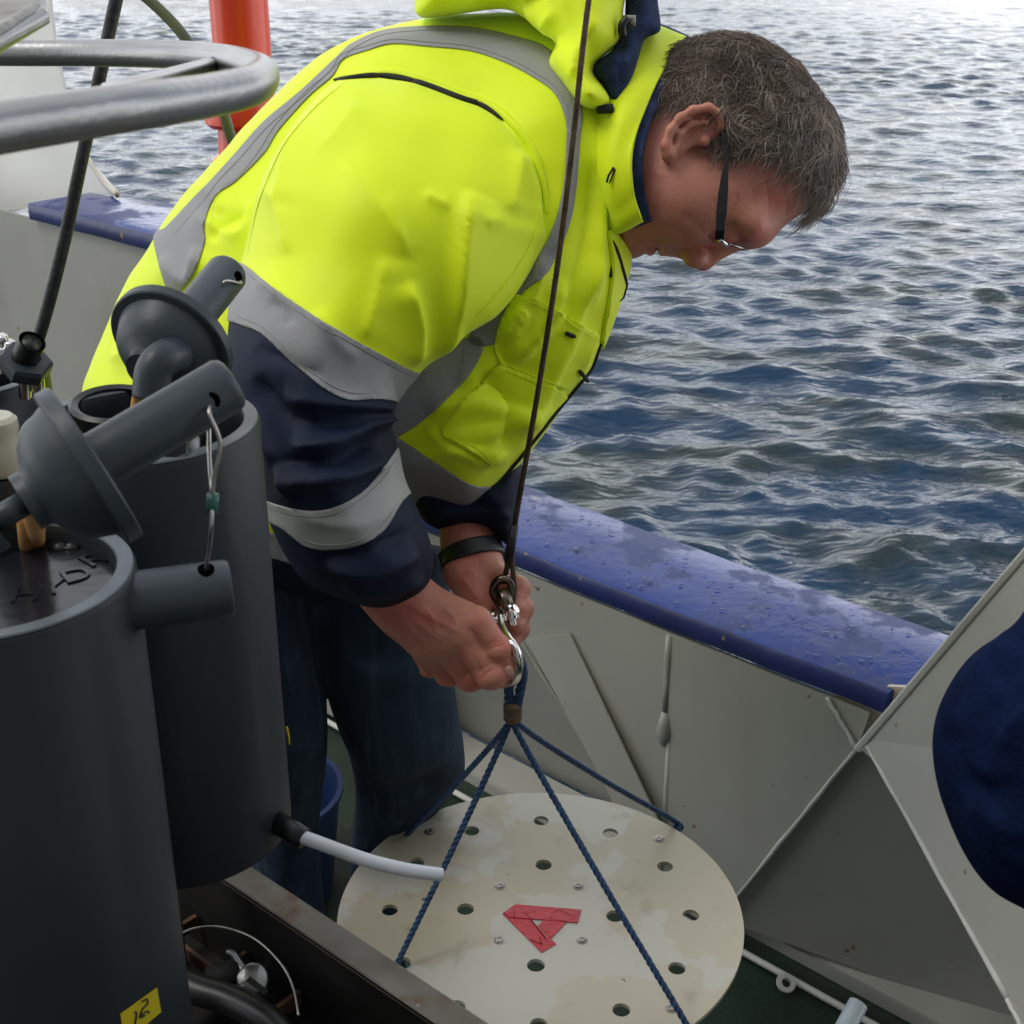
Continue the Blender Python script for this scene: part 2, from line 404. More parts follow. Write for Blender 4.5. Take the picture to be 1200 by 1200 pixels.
# ================================================================== SEA
SEAZ = -1.15
def make_sea():
    nth = 490; r = [1.7]
    while r[-1] < 11.5: r.append(r[-1]*1.0056)
    while r[-1] < 40: r.append(r[-1]+.068)
    while r[-1] < 110: r.append(r[-1]*1.0042)
    while r[-1] < 6000: r.append(r[-1]*1.12)
    r = np.array(r); th = np.radians(np.linspace(-48, 48, nth))
    Rr, T = np.meshgrid(r, th, indexing='ij'); X = Rr*np.sin(T); Y = Rr*np.cos(T)
    g = np.random.default_rng(23); dx = np.zeros_like(X); dy = np.zeros_like(X); Z = np.zeros_like(X)
    sp = np.maximum(np.gradient(r)[:, None], .6*Rr*math.radians(96)/nth)
    gust = .8+.35*np.sin(X*.21+Y*.13+1)*np.sin(Y*.17-X*.09) 
    for k in range(84):
        lam = 0.055*(26 ** (k/83.0)); a0 = g.normal(math.radians(80), math.radians(44)); ph = g.uniform(0, 6.28)
        kk = 2*math.pi/lam; kx, ky = math.cos(a0)*kk, math.sin(a0)*kk
        st = (.078 if lam < .22 else .072)*min(1, (.40/lam)**.95)
        amp = st/kk*np.clip((lam/sp-2.4)/3, 0, 1)*gust*(.8+.6*np.sin(X*g.uniform(.3, 1.2)+Y*g.uniform(.2, .8)+g.uniform(0, 6)))
        p = kx*X+ky*Y+ph; c = np.cos(p); s = np.sin(p)
        Z += amp*c; dx -= amp*.42*math.cos(a0)*s; dy -= amp*.42*math.sin(a0)*s
    V = np.stack([X+dx, Y+dy, SEAZ+Z], -1).reshape(-1, 3); n, m = X.shape
    i = np.arange(n-1)[:, None]*m+np.arange(m-1)[None]; F = np.stack([i, i+1, i+m+1, i+m], -1).reshape(-1, 4)[:, ::-1]
    M = bpy.data.materials.new('sea_water'); M.use_nodes = True; t = M.node_tree; b = t.nodes['Principled BSDF']
    b.inputs['Base Color'].default_value = (.006, .036, .075, 1); b.inputs['Roughness'].default_value = .03; b.inputs['IOR'].default_value = 1.333
    co = t.nodes.new('ShaderNodeTexCoord')
    mp = t.nodes.new('ShaderNodeMapping'); mp.inputs['Scale'].default_value = (1, 1.7, 1); t.links.new(co.outputs['Object'], mp.inputs['Vector'])
    n0 = t.nodes.new('ShaderNodeTexNoise'); n0.inputs['Scale'].default_value = .9; n0.inputs['Detail'].default_value = 3
    t.links.new(mp.outputs[0], n0.inputs['Vector'])
    rp = t.nodes.new('ShaderNodeValToRGB'); rp.color_ramp.elements[0].position = .44; rp.color_ramp.elements[1].position = .62
    rp.color_ramp.elements[0].color = (.004, .030, .072, 1); rp.color_ramp.elements[1].color = (.016, .030, .032, 1)
    t.links.new(n0.outputs['Fac'], rp.inputs[0]); t.links.new(rp.outputs[0], b.inputs['Base Color'])
    mp2 = t.nodes.new('ShaderNodeMapping'); mp2.inputs['Scale'].default_value = (.75, 1.8, 1); mp2.inputs['Rotation'].default_value = (0, 0, .12); t.links.new(co.outputs['Object'], mp2.inputs['Vector'])
    prev = None
    for sc_, det, st_, dist in ((6.5, 1.0, .45, .035), (17, .6, .38, .014), (38, .5, .22, .006)):
        n1 = t.nodes.new('ShaderNodeTexNoise'); n1.inputs['Scale'].default_value = sc_; n1.inputs['Detail'].default_value = det; n1.inputs['Distortion'].default_value = .35
        t.links.new(mp2.outputs[0], n1.inputs['Vector'])
        bp = t.nodes.new('ShaderNodeBump'); bp.inputs['Strength'].default_value = st_; bp.inputs['Distance'].default_value = dist
        t.links.new(n1.outputs['Fac'], bp.inputs['Height'])
        if prev: t.links.new(prev.outputs[0], bp.inputs['Normal'])
        prev = bp
    t.links.new(prev.outputs[0], b.inputs['Normal'])
    o = np_mesh('sea', V, F, M); o['kind'] = 'structure'
make_sea()

# unseen house wall, added behind the camera to shade the inboard side
M_house = mat('unseen_deckhouse_paint', (.30, .30, .28), .5, scale=3, var=.1)
dh_ = slab('unseen_deckhouse', [Vector((-7, -1.1, 0)), Vector((6, -1.1, 0)), Vector((6, -1.1, 5.5)), Vector((-7, -1.1, 5.5))], (0, -3, 0), M_house); dh_['kind'] = 'structure'
# ================================================================== SHIP: deck and bulwark
M_white = mat('cream_ship_paint', (.29, .288, .258), .42, scale=3, var=.07, bump=.25, bscale=16, extra=lambda t, b, N, co, rp: (
    over(t, b, N, co.outputs['Object'], 5, (.22, .212, .175), .58, .80, stretch=(1, 1, .35)),
    over(t, b, N, co.outputs['Object'], 38, (.15, .075, .03), .70, .73)))
M_edge = mat('bright_edge_paint', (.46, .46, .43), .5, scale=9, var=.1, bump=.4, bscale=60, extra=lambda t, b, N, co, rp: over(t, b, N, co.outputs['Object'], 22, (.16, .08, .035), .67, .70))
def wetpaint(t, b, N, co, rp):
    m = over(t, b, N, co.outputs['Object'], 11, (.028, .044, .145), .50, .58, detail=10, stretch=(1, 1, .3))
    over(t, b, N, co.outputs['Object'], 34, (.15, .11, .09), .72, .735, detail=8)
    mr = N('ShaderNodeMapRange'); mr.inputs['To Min'].default_value = .10; mr.inputs['To Max'].default_value = .50
    t.links.new(m, mr.inputs['Value']); t.links.new(mr.outputs[0], b.inputs['Roughness'])
M_blue = mat('blue_rail_paint', (.008, .027, .165), .3, scale=5, col2=(.014, .040, .21), bump=.5, bscale=45, spec=.26, extra=wetpaint)
M_bluelip = mat('blue_rail_edge_paint', (.016, .026, .12), .35, scale=8, var=.2, bump=.5, bscale=40, extra=lambda t, b, N, co, rp: (
    over(t, b, N, co.outputs['Object'], 26, (.20, .15, .10), .66, .68, detail=8)))
M_deck = mat('green_deck_paint', (.007, .020, .010), .5, scale=7, var=.3, bump=.7, bscale=90, extra=lambda t, b, N, co, rp: over(t, b, N, co.outputs['Object'], 17, (.06, .07, .06), .66, .74))
M_hull = mat('dark_hull_paint', (.02, .03, .07), .5)

BN = Vector((.671, .741, 0)).normalized(); BT = Vector((.741, -.671, 0)).normalized(); BC = 1.577
def bul(s, z, off=0.0): return BN*(BC+off) + BT*s + Vector((0, 0, z))
ZR = .588          # top of the rail above the deck
deck = slab('deck', [bul(-9, 0, .16), bul(4, 0, .16), Vector((4, -4, 0)), Vector((-9, -4, 0))], (0, 0, -.05), M_deck); deck['kind'] = 'structure'
hull = slab('ship_side', [bul(-9, -.06, .19), bul(4, -.06, .19), bul(4, -2.2, .05), bul(-9, -2.2, .05)], tuple(-BN*.03), M_hull); hull['kind'] = 'structure'

BW = empty('bulwark', bul(-1, 0), 'low cream painted steel bulwark with a wet blue cap rail beside the man', 'bulwark')
def fq(name, quads, m, parent, thick=None, bevel=0):
    bm = bmesh.new()
    for q in quads: add_slab(bm, q, thick or tuple(BN*.008))
    return bm_obj(name, bm, m, parent, bevel=bevel)
# main plate between the two folds
L2top = (-.760, .50); L2bot = (-.975, .035)
fq('plate', [[bul(-1.43, .545), bul(-.745, .545), bul(-.757, .48), bul(-.975, .03), bul(-1.06, .03), bul(-1.145, .155), bul(-1.418, .43)]], M_white, BW)
# folded-in lower plates (they lean outwards going down, so they lie in shade)
fq('lower_plate', [[bul(-.757, .478, .006), bul(-.05, .035, .21), bul(-.975, .035, .21), bul(-.975, .035, .01)]], M_white, BW)
def tp(s_, z): return bul(s_, z, .008+(.545-z)*.27)
fq('lower_plate', [[tp(-1.43, .545), tp(-1.40, .43), tp(-1.12, .155), tp(-1.03, .03), tp(-2.3, .03), tp(-1.75, .545)]], M_white, BW)
# right hand plate, standing proud
def bsz(u, v, off):
    r = P(u, v, 1)-Vector((0, 0, CAMZ)); t = (BC+off)/r.dot(BN); p = Vector((0, 0, CAMZ))+r*t; return (p.dot(BT), p.z)
def bp_(u, v, off): s, z = bsz(u, v, off); return bul(s, z, off)
PR = [bp_(1013, 867, -.004), bp_(1200, 655, -.008), bp_(1330, 508, -.010), bp_(2300, 470, -.05), bp_(2300, 1330, -.55), bp_(1560, 1330, -.50), bp_(1203, 1216, -.30), bp_(1180, 1170, -.265)]
bm = bmesh.new(); vs = [bm.verts.new(p) for p in PR]; cc_ = bm.verts.new(bp_(1300, 900, -.16))
for i in range(len(vs)): bm.faces.new((vs[i], vs[(i+1) % len(vs)], cc_))
rp_ = bm_obj('raised_plate', bm, M_white, BW); sd_ = rp_.modifiers.new('thick', 'SOLIDIFY'); sd_.thickness = .010; sd_.offset = 0
gs = [bp_(618, 750, -.004), bp_(668, 742, -.004), bp_(745, 905, -.016), bp_(790, 1000, -.022), bp_(748, 1005, -.022), bp_(708, 917, -.016)]
bm = bmesh.new(); vs = [bm.verts.new(p) for p in gs]; bm.faces.new((vs[0], vs[1], vs[2], vs[5])); bm.faces.new((vs[5], vs[2], vs[3], vs[4]))
g_ = bm_obj('gusset_plate', bm, M_white, BW); m_ = g_.modifiers.new('thick', 'SOLIDIFY'); m_.thickness = .003; m_.offset = 0
# waterway strip along the foot
fq('waterway', [[bul(-1.06, .125, .26), bul(.9, .125, .26), bul(.9, .022, .055), bul(-1.06, .022, .055)], [bul(-2.4, .040, .13), bul(-1.0605, .040, .13), bul(-1.0605, .022, .055), bul(-2.4, .022, .055)]], M_white, BW, thick=(0, 0, -.012))
fq('foot_plate', [[bul(-2.4, .024, .052), bul(.9, .024, .052), bul(.9, .003, .05), bul(-2.4, .003, .05)]], M_white, BW)
tube('deck_edge_bar', [bul(-2.4, .012, .0), bul(.9, .012, .0)], .0058, M_edge, BW, 10)
# stiffened edges
def edge(name, a, b, wd=.010, parent=BW, m=M_edge, dep=.012):
    a = Vector(a); b = Vector(b); d = (b-a); bm = bmesh.new(); n = 14
    rr = [wd*.5*(1+.25*random.uniform(-1, 1)) for _ in range(n+1)]
    add_tube(bm, [a.lerp(b, i/n)+Vector((random.uniform(-1, 1), random.uniform(-1, 1), random.uniform(-1, 1)))*.0008 for i in range(n+1)], rr, 8)
    return bm_obj(name, bm, m, parent, smooth=True)
edge('weld_edge', bul(-.811, .545, -.004), bul(-.757, .484, -.005), .007, m=M_edge)
edge('weld_edge', bp_(1013, 867, -.006), bp_(1180, 1170, -.272), .007, m=M_edge)
edge('weld_edge', bp_(1180, 1170, -.272), bp_(1203, 1216, -.306), .007, m=M_edge)
edge('weld_edge', bul(-.757, .482, -.004), bul(-.975, .032, -.002), .006, m=M_edge)
edge('weld_edge', bul(-1.418, .43, -.004), bul(-1.145, .155, -.002), .005, m=M_white)
fq('raised_plate_edge', [[bul(-.757, .488, -.018), bul(-.43, 1.13, -.018), bul(-.424, 1.118, -.018), bul(-.745, .486, -.018)]], M_edge, BW, thick=tuple(BN*.055), bevel=.003)
fq('inner_fillet', [[bul(-.70, .60, .013), bul(-.82, .556, .013), bul(-.80, .53, .011), bul(-.757, .478, .010), bul(-.74, .478, .010)]], mat('rust_streaked_paint', (.36, .27, .17), .5, scale=12, col2=(.44, .41, .36)), BW)
# vertical welded strap with a lump on it
bm = bmesh.new(); add_tube(bm, [bul(-1.095, z, .002) for z in (.54, .5, .45, .40)], [.006, .007, .006, .0065], 8)
add_tube(bm, [bul(-1.095, z, .002) for z in (.40, .38, .365, .35, .335)], [.006, .011, .0135, .012, .005], 10)
add_tube(bm, [bul(-1.085, z, .003) for z in (.345, .2, .06)], [.005, .006, .005], 8)
bm_obj('weld_strap', bm, M_white, BW, smooth=True)
# pad eye on the deck edge
pe = P(921, 1150, 2.28); q = onz(921, 1152, .02)
lathe('pad_eye', [(.0075, -.003), (.015, -.003), (.016, 0), (.015, .003), (.0075, .003)], q, (0.15, -.55, .85), M_edge, BW, 20, close=True)
# rail: rounded blue cap, slightly bent downwards at its inner lip
def rail(name, s0, s1, ztop, parent, w0=-.002, w1=.212, n=40, endcut=.045):
    prof = [(w0+.002, -.036), (w0, -.033), (w0, -.005), (w0+.002, -.001), (w0+.006, .0), (.06, .001), (.12, .001), (w1-.006, .0), (w1-.001, -.002), (w1, -.006), (w1, -.028), (w1-.004, -.030), (.05, -.030), (w0+.02, -.032)]
    V = []; F = []; k = len(prof)
    for i in range(n+1):
        s = s0+(s1-s0)*i/n; wob = .0012*math.sin(s*7)+.0006*math.sin(s*31+1)
        for a, b in prof:
            cut = endcut*(a-w0)/(w1-w0)*(1 if i == n else 0)
            V.append(tuple(bul(s+cut, ztop+b+wob*.6, a+wob)))
    for i in range(n):
        for j in range(k): F.append((i*k+j, i*k+(j+1) % k, (i+1)*k+(j+1) % k, (i+1)*k+j))
    bm = bmesh.new(); vs = [bm.verts.new(v) for v in V]
    for f in F: bm.faces.new([vs[a] for a in f])
    bm.faces.new(vs[:k]); bm.faces.new(vs[-k:])
    bmesh.ops.recalc_face_normals(bm, faces=bm.faces[:])
    for f in bm.faces:
        f.smooth = len(f.verts) == 4
        c = f.calc_center_median(); f.material_index = 1 if (f.normal.dot(BN) < -.35 or f.normal.z < -.3) else 0
    me = bpy.data.meshes.new(name); bm.to_mesh(me); bm.free(); o = link(name, me, None, parent); me.materials.append(M_blue); me.materials.append(M_bluelip); sharp(o, 40); return o
R1 = rail('cap_rail', -2.35, -.722, ZR, BW)
# pools and drops of rain standing on the rail
M_drop = mat('rain_water', (.9, .95, 1), .03, trans=1.0, var=.01); M_drop.node_tree.nodes['Principled BSDF'].inputs['IOR'].default_value = 1.33
def puddle(bm, s, off, rs, ro, h):
    n = 14; ph = random.uniform(0, 6); vs = []
    for ring, (fr, fz) in enumerate(((1, 0), (.82, .75), (.45, 1))):
        row = []
        for k in range(n):
            a = 2*math.pi*k/n; wv = 1+.22*math.sin(2*a+ph)+.13*math.sin(3*a+2*ph)
            row.append(bm.verts.new(bul(s+math.cos(a)*rs*fr*wv, ZR+.0028+h*fz, off+math.sin(a)*ro*fr*wv)))
        vs.append(row)
    for i in range(2):
        for k in range(n): bm.faces.new((vs[i][k], vs[i][(k+1) % n], vs[i+1][(k+1) % n], vs[i+1][k]))
    bm.faces.new(vs[2])
bm = bmesh.new()
for i in range(150):
    s = random.uniform(-1.6, -.76); off = random.uniform(.015, .18); k = random.random()
    if k < .0: puddle(bm, s, off, random.uniform(.012, .026), random.uniform(.006, .012), .0008)
    else: puddle(bm, s, off, random.uniform(.0016, .006), random.uniform(.0015, .0045), .0014)
o = bm_obj('rain_drops', bm, M_drop, BW, smooth=True); o['kind'] = 'stuff'

# the taller bulwark further along, to the left
B2 = empty('bulwark', bul(-3, 0), 'taller white bulwark with a blue painted cap rail at the left, behind the bottles', 'bulwark')
fq('plate', [[bul(-1.75, .02, .012), bul(-1.75, .935, .012), bul(-9, .935, .012), bul(-9, .02, .012)]], M_white, B2)
a0 = bsz(30, 246, -.01)[0]
R2 = rail('cap_rail', -1.7, a0, .975, B2, n=30, endcut=0)
M_bright = mat('white_ship_paint', (.70, .70, .66), .4, scale=4, var=.06, bump=.3, bscale=20)
fq('upstand', [[bp_(138, 229, .16), bp_(103, 188, .16), bp_(80, 130, .16), bp_(64, 55, .16), bp_(50, -60, .16), bp_(-900, -60, .16), bp_(-900, 300, .16), bp_(20, 246, .16)]], M_bright, B2)
tube('upstand_edge', catmull([bp_(138, 229, .157), bp_(122, 214, .157), bp_(103, 186, .157)], 5), .006, mat('chipped_white_edge', (.6, .57, .48), .6, scale=40, col2=(.3, .2, .1), lo=.55, hi=.7), B2, 8)

# red post standing at the ship's side
RP = empty('davit_post', P(285, 400, 2.55), 'thick orange red steel post standing at the rail behind the man', 'post')
M_red = mat('orange_red_paint', (.82, .062, .008), .33, scale=5, col2=(.66, .036, .006), bump=.3, bscale=40, coat=.3)
pb = P(284, 128, 2.55); ax = Vector((0, 0, 1))
base = Vector((pb.x, pb.y, 0))
lathe('shaft', [(.0, pb.z+1.5), (.052, pb.z+1.5), (.0525, pb.z+.02), (.05, pb.z+.0)], base+Vector((.008, 0, 0)), ax, M_red, RP, 40)
lathe('collar', [(.055, pb.z+.028), (.066, pb.z+.022), (.070, pb.z+.010), (.070, pb.z-.022), (.062, pb.z-.03), (.048, pb.z-.03)], base, ax, M_red, RP, 40)
lathe('socket', [(.048, pb.z-.03), (.05, pb.z-.08), (.064, pb.z-.09), (.067, pb.z-.15), (.067, 0.0)], base, ax, M_red, RP, 40)
# ================================================================== WATER SAMPLING GEAR (left)
def scratches(t, b, N, co, rp):
    over(t, b, N, co.outputs['Object'], 22, (.044, .050, .053), .60, .80, stretch=(1, 1, .10))
    over(t, b, N, co.outputs['Object'], 9, (.036, .042, .046), .58, .74)
    over(t, b, N, co.outputs['Object'], 60, (.16, .16, .16), .755, .77, stretch=(1, .25, 1))
M_pvc = mat('grey_pvc', (.016, .0225, .027), .45, scale=6, var=.14, bump=.12, bscale=120, spec=.38, extra=scratches)
M_pvc2 = mat('grey_pvc_moulded', (.030, .042, .052), .45, scale=10, var=.12, bump=.15, bscale=150, extra=scratches)
M_rim = mat('cut_pvc_rim', (.11, .135, .15), .4, scale=30, var=.2)
M_black = mat('black_rubber', (.008, .008, .009), .4, scale=20, var=.3)
M_hole = mat('hole_shade_black', (.002, .002, .002), 1.0, spec=0)
M_blackgloss = mat('black_wet_plastic', (.010, .011, .014), .14, scale=14, var=.4, bump=.4, bscale=50)
M_amber = mat('amber_latex', (.50, .26, .075), .45, scale=40, var=.2, sss=.2)
M_steel = mat('brushed_steel', (.33, .33, .325), .34, metal=1, scale=18, var=.10, bump=.15, bscale=300)
M_chrome = mat('polished_steel', (.72, .70, .67), .12, metal=1, scale=30, var=.1)
M_wire = mat('thin_wire', (.45, .43, .40), .35, metal=1, scale=60, var=.2)
M_cable = mat('black_cable', (.014, .014, .015), .5, scale=60, var=.4, bump=.5, bscale=250)
M_yellowtag = mat('yellow_tape', (.62, .50, .012), .5, scale=30, var=.08)
M_ink = mat('black_ink', (.02, .018, .015), .6)
Zv = Vector((0, 0, 1)); BR = .0765
def bottle(top, length, label, group='grey water sampling bottles'):
    base = top - Zv*length
    e = empty('water_sampler', base, label, 'sampling bottle', group)
    lathe('barrel', [(.0, -length+.004), (.06, -length+.002), (BR-.004, -length), (BR, -length+.004), (BR, -.0025), (BR-.0015, 0), (BR-.0105, 0), (BR-.0115, -.002), (BR-.0115, -.06), (0, -.06)], top, Zv, M_pvc, e, 96)
    lathe('rim', [(BR-.0012, .0006), (BR-.0018, .0016), (BR-.0098, .0016), (BR-.0105, .0006)], top, Zv, M_rim, e, 96, close=True)
    return e
def stopper(e, c, axis, d_hole, h=.076, tube_to=None, name='stopper', R=.0415, knob=True):
    ax = Vector(axis).normalized()
    s = lathe(name, [(0, .0), (R-.001, 0), (R, -.001), (R, -.0075), (R-.001, -.0085), (R-.006, -.0085), (R-.0075, -.012), (R-.011, -.021), (R-.018, -.028), (.016, -.031), (.0145, -.033), (.0145, -.038), (0, -.038)], c, ax, M_pvc2, e, 72)
    hd = lathe('handle', [(.0148, -.0), (.0142, .003), (.0142, h-.004), (.0128, h-.0012), (.011, h), (0, h)], c, ax, M_pvc2, s, 40)
    # stem with an eye slot
    a = Vector(c)-ax*.033
    if knob: lathe('stem', [(.0, -.040), (.0110, -.040), (.0135, -.037), (.0140, -.030), (.0138, -.021)], a, ax, M_pvc2, s, 32)
    if knob: bm = bmesh.new(); add_tube(bm, [a-ax*.002+(-CF)*.005, a-ax*.024+(-CF)*.005], .0052, 12); add_tube(bm, [a-ax*.002+CF*.006, a-ax*.024+CF*.006], .0048, 12)
    if knob: bm_obj('stem_web', bm, M_pvc2, s, smooth=True)
    # cross hole through the handle end: a proud cap coloured black for the shade in it
    hc = Vector(c)+ax*(h-.011); dh = Vector(d_hole).normalized()
    lathe('handle_hole_shade', [(.0, .0146), (.0030, .0146), (.0040, .0142), (.0046, .0138)], hc, dh, M_hole, s, 20)
    return s, hc+dh*.0142

# --- front left bottle
A_top = P(-10, 676, .75); SA = empty
bA = bottle(A_top, A_top.z-.792, 'nearest grey water sampling bottle with a yellow sticker, at the left edge')
lid = [A_top+Vector((math.cos(t)*(BR-.0122), math.sin(t)*(BR-.0122), -.0115)) for t in np.linspace(0, 2*math.pi, 90, endpoint=False)]
def below(p):
    u, v, d = proj(np.array([p])); return v[0] > 656-.45*u[0]
M_lid = mat('black_wet_lid', (.012, .013, .017), .22, scale=14, var=.4, bump=.4, bscale=40)
k0 = next(i for i in range(90) if below(lid[i]) and not below(lid[i-1])); keep = [lid[(k0+i) % 90] for i in range(90) if below(lid[(k0+i) % 90])]
slab('lid_plate', keep, (0, 0, .0018), M_lid, bA)
lathe('inner_well', [(0, -.058), (BR-.013, -.058)], A_top, Zv, M_black, bA, 40)
M_emb = mat('worn_moulded_plastic', (.012, .013, .016), .35, scale=30, var=.3)
def text_mesh(name, s, size, X, Y, org, m, parent, ext=.0008, font_scale=1):
    cu = bpy.data.curves.new(name, 'FONT'); cu.body = s; cu.size = size; cu.extrude = ext; cu.resolution_u = 3; cu.align_x = 'CENTER'; cu.align_y = 'CENTER'
    o = bpy.data.objects.new(name+'_src', cu); COL.objects.link(o); dg = bpy.context.evaluated_depsgraph_get()
    me = bpy.data.meshes.new_from_object(o.evaluated_get(dg)); bpy.data.objects.remove(o); bpy.data.curves.remove(cu)
    X = Vector(X).normalized(); Y = Vector(Y).normalized(); Z = X.cross(Y)
    M4 = Matrix(((X.x, Y.x, Z.x, org[0]), (X.y, Y.y, Z.y, org[1]), (X.z, Y.z, Z.z, org[2]), (0, 0, 0, 1))); me.transform(M4); me.name = name
    return link(name, me, m, parent)
rt = math.radians(24)
for ch, u, v, rr in (('H', 30, 698, 10), ('Y', 62, 690, 22), ('D', 90, 675, 34), ('R', 111, 657, 46)):
    rt = math.radians(rr); text_mesh('raised_letter', ch, .0235, (math.cos(rt), math.sin(rt), 0), (-math.sin(rt), math.cos(rt), 0), onz(u, v, A_top.z-.0096), M_lid, bA, .0010)
bm = bmesh.new()
for u, v, r in ((84, 640, .006), (118, 634, .005), (70, 640, .007), (104, 630, .0045)):
    c = onz(u, v, A_top.z-.0098); add_lathe(bm, [(0, .0025), (r*.6, .0025), (r*.65, .001), (r, .002), (r, 0)], c, Zv, 16)
bm_obj('lid_bolts', bm, M_black, bA, smooth=True)
fc = P(113, 541, .66); axA = CR*.815+CU*.535+CF*.27
sA, hA = stopper(bA, fc, axA, -CF*.9+CR*.1-CU*.35)
_e = onz(43, 636.5, A_top.z-.0115)
tube('elastic', catmull([P(36, 572, .665), P(38, 590, .67), P(41, 612, .70), _e, _e-Zv*.03], 6), .0052, M_amber, bA, 14)
_e = onz(32, 641, A_top.z-.0115)
tube('elastic', catmull([P(30, 606, .70), _e, _e-Zv*.03], 5), .0045, M_amber, bA, 12)
tube('ferrule', PL([(34, 564, .663), (37.5, 590, .668)]), .0042, M_steel, bA, 12)
# side spigot handle of the front bottle
a = P(140, 706, .762); b_ = P(271, 689, .778); axs = (b_-a).normalized(); L_ = (b_-a).length
hs = lathe('side_handle', [(.0165, 0), (.0165, L_-.003), (.0155, L_-.0006), (.0142, L_), (0, L_)], a, axs, M_pvc2, bA, 48)
hp = a+axs*(L_-.013); dh = (Zv-CF*.35).normalized(); dh = (dh-axs*dh.dot(axs)).normalized()
lathe('handle_hole_shade', [(.0, .0167), (.0042, .0167), (.0050, .0163), (.0062, .0150)], hp, dh, M_hole, hs, 20)  # solid cap, painted black for the dark inside the bore
# lanyard between the two handles
hq = hp+dh*.016
tube('lanyard', catmull([hA+CF*.004, hA-CF*.0035-CU*.006, P(258, 520, .662), P(251, 560, .668), P(249, 585, .672), P(247, 630, .680), hq, hq-dh*.01], 8), .0011, M_wire, bA, 8)
tube('lanyard', catmull([P(258, 452, .69), P(247, 480, .692), P(245, 520, .69), P(247, 560, .676), P(249, 585, .672)], 8), .0011, M_wire, bA, 8)
tube('crimp', PL([(249.5, 579, .671), (248.5, 600, .674)]), .0030, mat('green_crimp', (.015, .10, .075), .4, scale=80, var=.5), bA, 10)
# yellow sticker curved on the barrel
def on_barrel(top, u, v, off=.0006):
    r = P(u, v, 1)-Vector((0, 0, CAMZ)); cx, cy = top.x, top.y; R = BR+off
    A = r.x**2+r.y**2; B = -2*(r.x*cx+r.y*cy); C = cx*cx+cy*cy-R*R; t = (-B-math.sqrt(max(B*B-4*A*C, 0)))/(2*A)
    return Vector((0, 0, CAMZ))+r*t
def patch(name, quad, top, m, parent, off, n=8):
    V = []; F = []
    for i in range(n+1):
        for j in range(n+1):
            s, t = i/n, j/n; a = [quad[0][k]*(1-s)+quad[1][k]*s for k in (0, 1)]; b = [quad[3][k]*(1-s)+quad[2][k]*s for k in (0, 1)]
            V.append(tuple(on_barrel(top, a[0]*(1-t)+b[0]*t, a[1]*(1-t)+b[1]*t, off)))
    for i in range(n):
        for j in range(n): F.append((i*(n+1)+j, i*(n+1)+j+1, (i+1)*(n+1)+j+1, (i+1)*(n+1)+j))
    return np_mesh(name, V, F, m, parent)
st = patch('sticker', [(141, 1188), (184, 1157), (189, 1186), (146, 1222)], A_top, M_yellowtag, bA, .0006)
def pen(px, w=.0006):
    return catmull([on_barrel(A_top, u, v, .0010) for u, v in px], 5)
bm = bmesh.new()
for px in ([(158, 1186), (160, 1188), (158, 1202)], [(166, 1174), (172, 1171), (173, 1176), (167, 1183), (164, 1192), (170, 1190)], [(166, 1190), (172, 1185), (175, 1187)]): add_tube(bm, pen(px), .00055, 6)
bm_obj('handwriting', bm, M_ink, st, smooth=True)

# --- second bottle
B_top = P(165, 497, .896)
bB = bottle(B_top, .318, 'second grey sampling bottle with its round stopper pulled open, against the yellow jacket')
lathe('inner_dome', [(0, -.020), (.03, -.022), (.05, -.030), (.064, -.045)], B_top, Zv, mat('dark_inner_dome', (.03, .034, .042), .2, scale=9, var=.2), bB, 64)
bm = bmesh.new()
for u, v in ((214, 528), (196, 541), (225, 521)):
    c = onz(u, v, B_top.z-.012); add_lathe(bm, [(0, .006), (.003, .006), (.0034, .004), (.0055, .004), (.0055, -.02)], c, Zv, 14)
bm_obj('screws', bm, M_steel, bB, smooth=True)
slab('latch_block', [P(170, 552, .83), P(222, 532, .84), P(222, 516, .85), P(170, 536, .84)], tuple(Vector((0, 0, -.012))), M_blackgloss, bB, bevel=.002)
rc = P(134, 474, .93); lathe('neck_ring', [(.024, -.002), (.0235, .001), (.0275, .0025), (.0300, .0005), (.0305, -.006), (.034, -.022), (.040, -.04), (.040, -.06), (.02, -.06), (.022, -.02)], rc, Vector((.05, -.10, 1)), M_black, bB, 56, close=True)
lathe('neck_well', [(0, -.03), (.0235, -.025)], rc, Vector((.05, -.10, 1)), M_black, bB, 32)
fB = P(205, 396, .895); axB = CR*.30+CU*.665+CF*.68
sB, hB = stopper(bB, fB, axB, CR*.85-CF*.45, h=.080, knob=False)
tube('lanyard', catmull([hB-CR*.004, hB+CR*.002-CU*.004, P(263, 330, .92), P(260, 352, .93)], 8), .0009, M_wire, bB, 8)
tube('elastic', catmull(PL([(188, 430, .845), (170, 448, .86), (162, 470, .89), (158, 520, .90)]), 6), .0045, M_amber, bB, 12)
bm = bmesh.new(); add_tube(bm, catmull(PL([(206, 416, .868), (192, 420, .853), (180, 436, .85), (177, 466, .853)]), 6), [.0115]*6+[.0115]*6+[.0115]*6+[.0112], 20)
bm_obj('stem_elbow', bm, M_pvc2, sB, smooth=True)
tube('tap_base', PL([(322, 962, .995), (356, 983, .985)]), .0082, M_black, bB, 18)
tube('spigot_hose', catmull(PL([(350, 979, .985), (385, 992, .985), (430, 1008, .99), (475, 1019, 1.0), (517, 1025, 1.012)]), 6), .0050, mat('white_hose', (.72, .76, .80), .35, scale=30, var=.05, sss=.1), bB, 16)
tube('yellow_mark', [on_barrel(B_top, u, v, .0004) for u, v in ((336, 852), (338, 862), (339, 872))], .0008, M_yellowtag, bB, 6)

